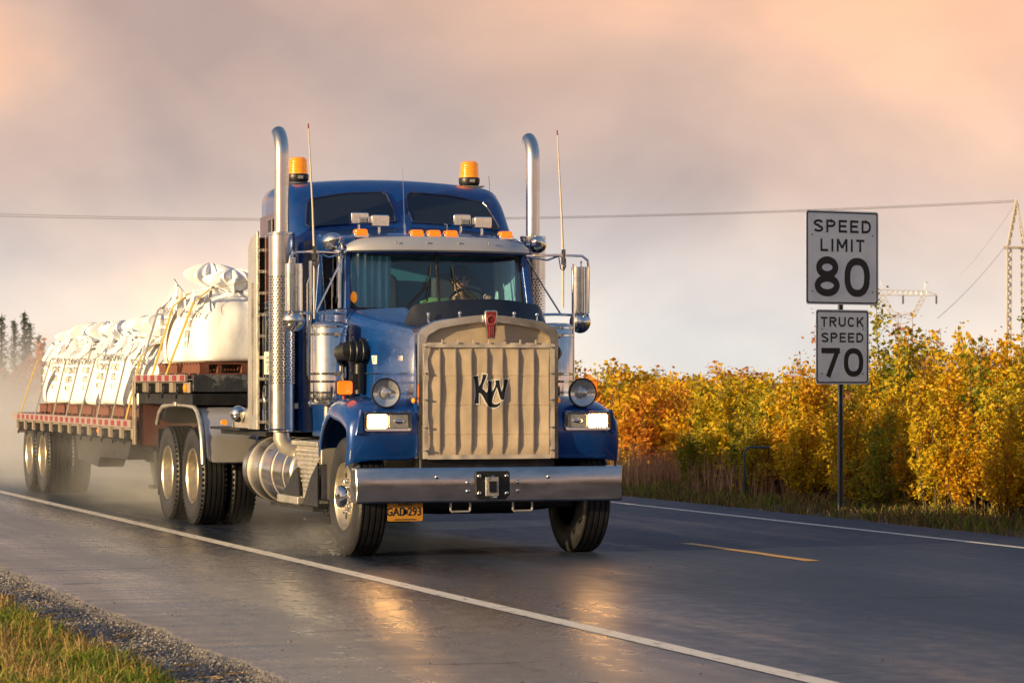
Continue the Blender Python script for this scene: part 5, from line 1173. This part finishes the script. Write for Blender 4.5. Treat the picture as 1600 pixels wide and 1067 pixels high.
hv = B(); hv.grid(lambda u, v: (-.12+.36*u, 1.03+.14*v, 2.235+.03*math.sin(u*3.1)+.035*v+.012*noise.noise((u*5, v*4, 1))), 14, 8)
tag(hv.build('folded_vest', 'hi_vis', loc=(TX, TY, 0), solid=.02), 'lime green safety vest lying on the truck dashboard', 'vest')
# ================================================================== trailer
TL = empty('step_deck_trailer', (TX, TY, 0))
tag(TL, 'maroon step deck trailer with red and white reflective side rails', 'trailer')
def T_(b, name, mat, par=None, **k): return b.build(name, mat, par or TL, **k)
YF, YS, YE = 5.88, 8.78, 17.75; ZU, ZL = 1.60, 1.09
b = B(); b.bx(-1.26, 1.26, YF+.002, YS, 1.555, ZU-.004); T_(b, 'upper_deck', 'trailer_maroon')
b = B(); b.bx(-1.26, 1.26, YS+.06, YE, ZL-.06, ZL-.004); T_(b, 'lower_deck', 'trailer_maroon')
b = B(); b.bx(-1.25, 1.25, YF-.02, YF, 1.42, 1.605); T_(b, 'front_panel', 'plate_front', bevel=.006)
b = B(); b.bx(-1.25, 1.25, YF+.003, YS, 1.28, 1.40); b.bx(-.55, .55, YF, YS, 1.26, 1.5); T_(b, 'gooseneck', 'frame_black')
b = B(); b.bx(-1.25, 1.25, YS, YS+.055, ZL-.3, 1.55); T_(b, 'step_wall', 'trailer_maroon')
for s in (-1, 1):
    b = B(); b.bx(s*.42, s*.55, YS, YE, .62, 1.02); T_(b, 'main_beam', 'frame_black')
    b = B(); b.bx(s*1.262, s*1.285, YF, YS+.06, 1.41, 1.525); T_(b, 'side_rail', 'trailer_side', bevel=.004)
    b = B(); b.bx(s*1.262, s*1.285, YS+.06, YE, .86, .985); T_(b, 'side_rail', 'trailer_side', bevel=.004)
    b = B(); b.bx(s*1.287, s*1.31, YS-.02, YS+.12, .80, 1.60); b.bx(s*1.31, s*1.325, YS+.02, YS+.05, .80, 1.60); T_(b, 'step_post', 'trailer_side', bevel=.004)
    b = B(); b.bx(s*1.30, s*1.335, YF, YS-.03, 1.527, 1.605); T_(b, 'rub_rail', 'tape_white', bevel=.004)
    b = B(); b.bx(s*1.30, s*1.335, YS+.13, YE, .99, 1.085); T_(b, 'rub_rail', 'tape_white', bevel=.004)
TAPE = B().bx(-.002, .002, -.10, .10, -.031, .031).mesh('red_tape'); WIN = B()
WIN.cyl((0, -.05, 0), (0, .05, 0), .035, n=10); WIN.box((0, -.055, 0), (.07, .012, .12)); WIN.box((0, .055, 0), (.07, .012, .12)); WIN.tube([(-.03, -.06, -.03), (-.06, -.07, -.07), (-.05, -.02, -.10)], .012, 6); WIN = WIN.mesh('winch')
PK = B().box((0, 0, 0), (.035, .05, .11)).mesh('stake_pocket')
for s in (-1, 1):
    y = YF+.14
    while y < YE-.15:
        up = y < YS-.1; z = 1.566 if up else 1.038
        if up or y > YS+.25: link('red_tape', TAPE, 'tape_red', TL, (s*1.3375, y, z))
        y += .40
    for y in (6.25, 7.0, 7.75, 8.5): link('winch', WIN, 'black_plastic', TL, (s*1.305, y, 1.455)); link('stake_pocket', PK, 'trailer_side', TL, (s*1.303, y+.35, 1.467))
    for i in range(12): y = 9.2+.72*i; link('winch', WIN, None, TL, (s*1.305, y, .905)); link('stake_pocket', PK, None, TL, (s*1.303, y+.36, .93))
    for y, z in ((6.05, 1.46), (11.5, .925), (11.2, .925)): b = B(); b.sphere((s*1.295, y, z), .045 if y != 11.2 else .03, 10, 8, (.5, 1.2, 1)); T_(b, 'side_marker', 'amber')
for i in range(22): b = B(); y = 9.0+.4*i; b.bx(-1.25, 1.25, y, y+.06, .93, 1.02); T_(b, 'cross_member', 'frame_black')
for s in (-1, 1):
    for y in (15.9, 17.05): dual(TL, s, y, .98)
    b = B(); b.bx(s*.75, s*.87, 9.7, 9.85, .30, .95); b.bx(s*.70, s*.92, 9.62, 9.93, .26, .30); b.tube([(s*.8, 9.85, .4), (s*.5, 10.8, .95)], .03, 8); T_(b, 'landing_leg', 'frame_black')
    b = B(); b.prism([(10.2, .92), (14.2, .92), (14.0, .50), (12.6, .44), (12.4, .56), (10.6, .58)], 'x', s*.70, s*1.05); T_(b, 'tool_box', 'frame_black', bevel=.02)
    for i in range(6): b = B(); y = 9.4+.36*i; b.tube([(s*1.2, y, .90), (s*.60, y+.25, .55)], .03, 6); T_(b, 'brace', 'frame_black')
for y in (15.9, 17.05): b = B(); b.cyl((-1, y, .51), (1, y, .51), .065, n=12); T_(b, 'axle', 'frame_black')
b = B(); b.bx(-1.25, 1.25, YE, YE+.06, .80, 1.09); T_(b, 'tail_beam', 'trailer_maroon')

# ------------------------------------------------------------------ pallets and bags
def pallet_proto():
    o = empty('pallet', (0, 0, 0))
    bd = B().bx(-.52, .52, -.045, .045, -.010, .010).mesh('board'); bl = B().bx(-.05, .05, -.5, .5, -.045, .045).mesh('stringer')
    for i in range(7): link('board', bd, 'pallet_wood', o, (0, -.455+.1517*i, .125))
    for x in (-.46, 0, .46): link('stringer', bl, 'pallet_wood', o, (x, 0, .068))
    for i in range(3): link('board', bd, None, o, (0, -.45+.45*i, .011))
    return o
PAL = pallet_proto()
def bag_mesh(seed, H=.80, w=.535):
    random.seed(seed); n = 64; rows = []
    def ring(z, r, e, wr, lift=0.):
        out = []
        for j in range(n):
            a = 2*math.pi*j/n; ca, sa = math.cos(a), math.sin(a); q = (abs(ca)**e+abs(sa)**e)**(-1/e); rr = r*q*(1+wr*noise.noise((ca*3.2, sa*3.2, z*2.5+seed))+wr*.5*noise.noise((ca*8, sa*8, z*6+seed)))
            out.append((rr*ca, rr*sa, z+lift*max(0, abs(ca*sa)*2-.55)+.02*noise.noise((ca*4, sa*4, z+seed*3))*(z > .1)))
        return out
    rows = [ring(0, w*.90, 5, .01), ring(.03, w*.97, 5, .015), ring(.12, w*1.0, 4.0, .02), ring(.28, w*1.01, 3.4, .03), ring(.45, w*1.0, 3.2, .035), ring(.56, w*.975, 3.2, .045), ring(.645, w*.91, 3.2, .06, .05), ring(.715, w*.80, 3, .09, .07), ring(.775, w*.62, 2.6, .13, .06), ring(.825, w*.42, 2.3, .2), ring(.865, w*.25, 2, .22), ring(.895, w*.17, 2, .15), ring(.92, w*.20, 2, .3), ring(.96, w*.36, 2, .8), ring(1.01, w*.50, 2, 1.0), ring(1.07, w*.52, 2, 1.0), ring(1.13, w*.40, 2, 1.0), ring(1.175, w*.20, 2, .8), ring(1.19, w*.02, 2, .1)]
    b = B(); b.ring_loft(rows, True); return b.mesh('bag_body', 50)
def bag_proto(seed):
    o = empty('bulk_bag', (0, 0, 0)); w = .535; me = bag_mesh(seed); link('bag_body', me, 'bag_white', o, sub=1)
    random.seed(seed+5)
    for sx in (-1, 1):
        for sy in (-1, 1):
            c = Vector((sx*w*.80, sy*w*.80, .70)); t = Vector((sx*w*.70+random.gauss(0, .03), sy*w*.70+random.gauss(0, .03), .98+random.uniform(-.06, .06))); d = Vector((random.gauss(0, .06), random.gauss(0, .06), 0))
            b = B(); pts = [c+Vector((.10*sx, -.05*sy, -.05)), c.lerp(t, .5)+Vector((.04*sx, -.03*sy, 0)), t+d, t+d*2+Vector((-.04*sx, .05*sy, .0)), c.lerp(t, .5)+Vector((-.04*sx, .06*sy, 0)), c+Vector((-.06*sx, .10*sy, -.05))]
            rg = []
            for p in pts: rg.append([p+Vector((.02, 0, -.022)), p+Vector((0, .02, .022)), p+Vector((-.004, .016, .022)), p+Vector((.016, -.004, -.022))])
            b.ring_loft(rg, True); b.build('lifting_loop', 'bag_white', o)
            # fabric peak running up to the loop
            b = B(); b.add([c+Vector((.12*sx*-1, 0, 0)), c+Vector((0, -.12*sy, 0)), c+Vector((.02*sx, .02*sy, -.16)), t-Vector((0, 0, .06)), c-Vector((.10*sx, .10*sy, -.03))], [(0, 2, 3), (2, 1, 3), (1, 4, 3), (4, 0, 3)]); b.build('corner_gusset', 'bag_white', o)
    for i, (t_, sz) in enumerate((('TS COMPANY', .125), ('ARTON ST.', .12), ('LBERTS', .115), ('MO', .11))):
        vs, fs = text_mesh(t_, sz, .003, align='LEFT'); b = B(); b.add([(-w*1.008-.006, .40-(x+.02), .62-.125*i+z) for x, z, _ in vs], fs); b.build('print', 'bag_print', o, fix=False)
    b = B(); b.tube([(w*.18*math.cos(2*math.pi*i/16), w*.18*math.sin(2*math.pi*i/16), .897+.006*math.sin(i)) for i in range(17)], .014, 6, cap=False); b.build('tie', 'strap_grey', o)
    return o
BAGS = [bag_proto(s_) for s_ in (3, 14, 27, 38, 51)]
slots = []
for r, y in enumerate((6.48, 7.66)): slots += [(-.64, y, ZU, r, 'upper'), (.64, y, ZU, r, 'upper')]
for r in range(7): slots += [(-.64, 9.46+1.09*r, ZL, r, 'lower'), (.64, 9.46+1.09*r, ZL, r, 'lower')]
used = {'p': False, 'b': [False]*5}; random.seed(31)
ORD = ['first', 'second', 'third', 'fourth', 'fifth', 'sixth', 'last']
for i, (x, y, z, r, dk) in enumerate(slots):
    if not used['p']: p = PAL; used['p'] = True
    else: p = copy_tree(PAL)
    p.location = (TX+x, TY+y, z); sd = 'kerb side' if x < 0 else 'traffic side'
    od = (ORD[r] if dk == 'lower' else ('first' if r == 0 else 'second'))
    tag(p, 'red brown pallet under the %s %s bag of the %s trailer deck' % (od, sd, dk), 'pallet', 'pallets under the bags')
    k = (i*3) % 5
    if not used['b'][k]: g = BAGS[k]; used['b'][k] = True
    else: g = copy_tree(BAGS[k])
    sc = random.uniform(.93, 1.03); hz = sc*random.uniform(.92, 1.06)*(.92 if dk == 'lower' else .98)
    g.location = (TX+x+random.uniform(-.02, .02), TY+y, z+.137); g.scale = (sc, sc, hz); g.rotation_euler = (random.uniform(-.02, .02), random.uniform(-.025, .025), random.uniform(-.09, .09))
    tag(g, 'white tied bulk bag, %s on the %s of the %s trailer deck' % (od, sd, dk), 'bag', 'bulk bags on the trailer')
# ------------------------------------------------------------------ straps
def strap(y0, y1, zr, ztop, mat, label, w=.05):
    prof_ = [(-1.315, zr-.02), (-1.30, zr+.06), (-1.17, ztop-.22), (-1.02, ztop-.08), (-.64, ztop), (0, ztop-.06), (.64, ztop), (1.02, ztop-.08), (1.17, ztop-.22), (1.30, zr+.06), (1.315, zr-.02)]
    rg = []
    for x, z in prof_:
        t = min(1, max(0, (z-zr)/(ztop-zr))); y = y0+(y1-y0)*t
        n_ = Vector((x*.6, 0, 1.0 if abs(x) < 1.1 else .15)).normalized()*.003
        rg.append([Vector((x, y-w, z))+n_, Vector((x, y+w, z))+n_, Vector((x, y+w, z))-n_, Vector((x, y-w, z))-n_])
    b = B(); b.ring_loft(rg, True); o = b.build('cargo_strap', mat, loc=(TX, TY, 0)); tag(o, label, 'strap', 'straps over the bags')
strap(7.0, 5.98, 1.60, 2.60, 'strap_yellow', 'yellow strap slanting over the first bags of the upper deck'); strap(7.75, 7.15, 1.60, 2.58, 'strap_yellow', 'yellow strap between the two bag rows of the upper deck'); strap(8.5, 8.0, 1.60, 2.56, 'strap_grey', 'grey strap over the rearmost bags of the upper deck')
ys_ = [9.3, 10.2, 11.2, 12.4, 13.4, 14.4, 15.9, 17.2]; tps = [8.95+.1, 9.95, 10.95, 11.95, 13.1, 14.2, 15.35, 16.4]
for i, (a, c) in enumerate(zip(ys_, tps)): strap(a, c, 1.09, 2.04, 'strap_yellow' if i in (0, 7) else 'strap_grey', '%s strap crossing the lower deck bags, %s behind the step' % ('yellow' if i in (0, 7) else 'dark grey', ['first', 'second', 'third', 'fourth', 'fifth', 'sixth', 'seventh', 'eighth'][i]), .045)
strap(5.35, 4.55, 1.06, 1.06, 'strap_yellow', 'x') if 0 else None

# ------------------------------------------------------------------ spray
def spray(name, lo, hi, dens, label, seed, fx, fz, sc=1.1, x_soft=.35):
    c = [(a+b_)/2 for a, b_ in zip(lo, hi)]; h = [(b_-a)/2 for a, b_ in zip(lo, hi)]
    b = B(); b.bx(-h[0], h[0], -h[1], h[1], -h[2], h[2]); o = b.build(name, None, loc=c)
    m = bpy.data.materials.new(name); m.use_nodes = True; n = m.node_tree.nodes; l = m.node_tree.links; n.remove(n['Principled BSDF'])
    v = n.new('ShaderNodeVolumePrincipled'); v.inputs['Color'].default_value = (.95, .95, .96, 1); v.inputs['Anisotropy'].default_value = .1
    l.new(v.outputs[0], n['Material Output'].inputs['Volume'])
    t = n.new('ShaderNodeTexCoord'); s = n.new('ShaderNodeSeparateXYZ'); l.new(t.outputs['Generated'], s.inputs[0])
    def mr(src, a, b_, c_, d): q = n.new('ShaderNodeMapRange'); q.interpolation_type = 'SMOOTHSTEP'; l.new(src, q.inputs[0]); q.inputs[1].default_value = a; q.inputs[2].default_value = b_; q.inputs[3].default_value = c_; q.inputs[4].default_value = d; return q.outputs[0]
    def mul(a, b_):
        q = n.new('ShaderNodeMath'); q.operation = 'MULTIPLY'
        for i, w in enumerate((a, b_)):
            if isinstance(w, (int, float)): q.inputs[i].default_value = w
            else: l.new(w, q.inputs[i])
        return q.outputs[0]
    nz = n.new('ShaderNodeTexNoise'); nz.inputs['Scale'].default_value = sc; nz.inputs['Detail'].default_value = 3; mp = n.new('ShaderNodeMapping'); mp.inputs['Location'].default_value = (seed, 0, 0); mp.inputs['Scale'].default_value = (1, .6, 1.2); l.new(t.outputs['Object'], mp.inputs[0]); l.new(mp.outputs[0], nz.inputs[0])
    d = mr(nz.outputs[0], .36, .68, .12, 1.)
    d = mul(d, mr(s.outputs[2], fz, 1., 1., 0.)); d = mul(d, mr(s.outputs[0], 0, x_soft, 0., 1.)); d = mul(d, mr(s.outputs[0], 1-x_soft, 1., 1., 0.))
    d = mul(d, mr(s.outputs[1], 0, fx[0], 0., 1.)); d = mul(d, mr(s.outputs[1], fx[1], 1., 1., 0.))
    l.new(mul(d, dens), v.inputs['Density']); o.data.materials.append(m)
    return tag(o, label, 'spray', kind='stuff')
spray('wheel_spray', (5.9, 31.0, .01), (10.2, 42.0, 1.6), .27, 'thin grey road spray drifting round the drive wheels', 3, (.25, .6), .25)
spray('wheel_spray', (4.6, 39.5, .01), (12.5, 74.0, 2.7), .28, 'pale plume of road spray trailing behind the trailer wheels', 9, (.22, .55), .12, .6)
spray('wheel_spray', (6.0, 25.3, .005), (7.2, 27.6, .5), .35, 'low splash of spray behind the front wheel by the edge line', 5, (.15, .4), .1, 3.)
random.seed(8); b = B()
for _ in range(380):
    t = random.random(); y = TY-.1+1.6*t*random.random(); x = TX-1.16-abs(random.gauss(0, .14)); z = abs(random.gauss(0, .16))*(.3+1.2*t); r = random.uniform(.001, .0026)
    d = Vector((-.3, .8, .5*(1-2*t))).normalized()*r*random.uniform(1.2, 3.5); c = Vector((x, y, z+.005)); e = Vector((r, 0, 0)); f = Vector((0, 0, r))
    b.add([c+d, c+e, c+f, c-e, c-f, c-d], [(0, 1, 2), (0, 2, 3), (0, 3, 4), (0, 4, 1), (5, 2, 1), (5, 3, 2), (5, 4, 3), (5, 1, 4)])
pm('droplet', (.5, .5, .52), .05, 0, .05, 5, coat=1); tag(b.build('water_droplets', 'droplet', fix=False), 'water droplets flung up behind the front wheel', 'droplets', kind='stuff')
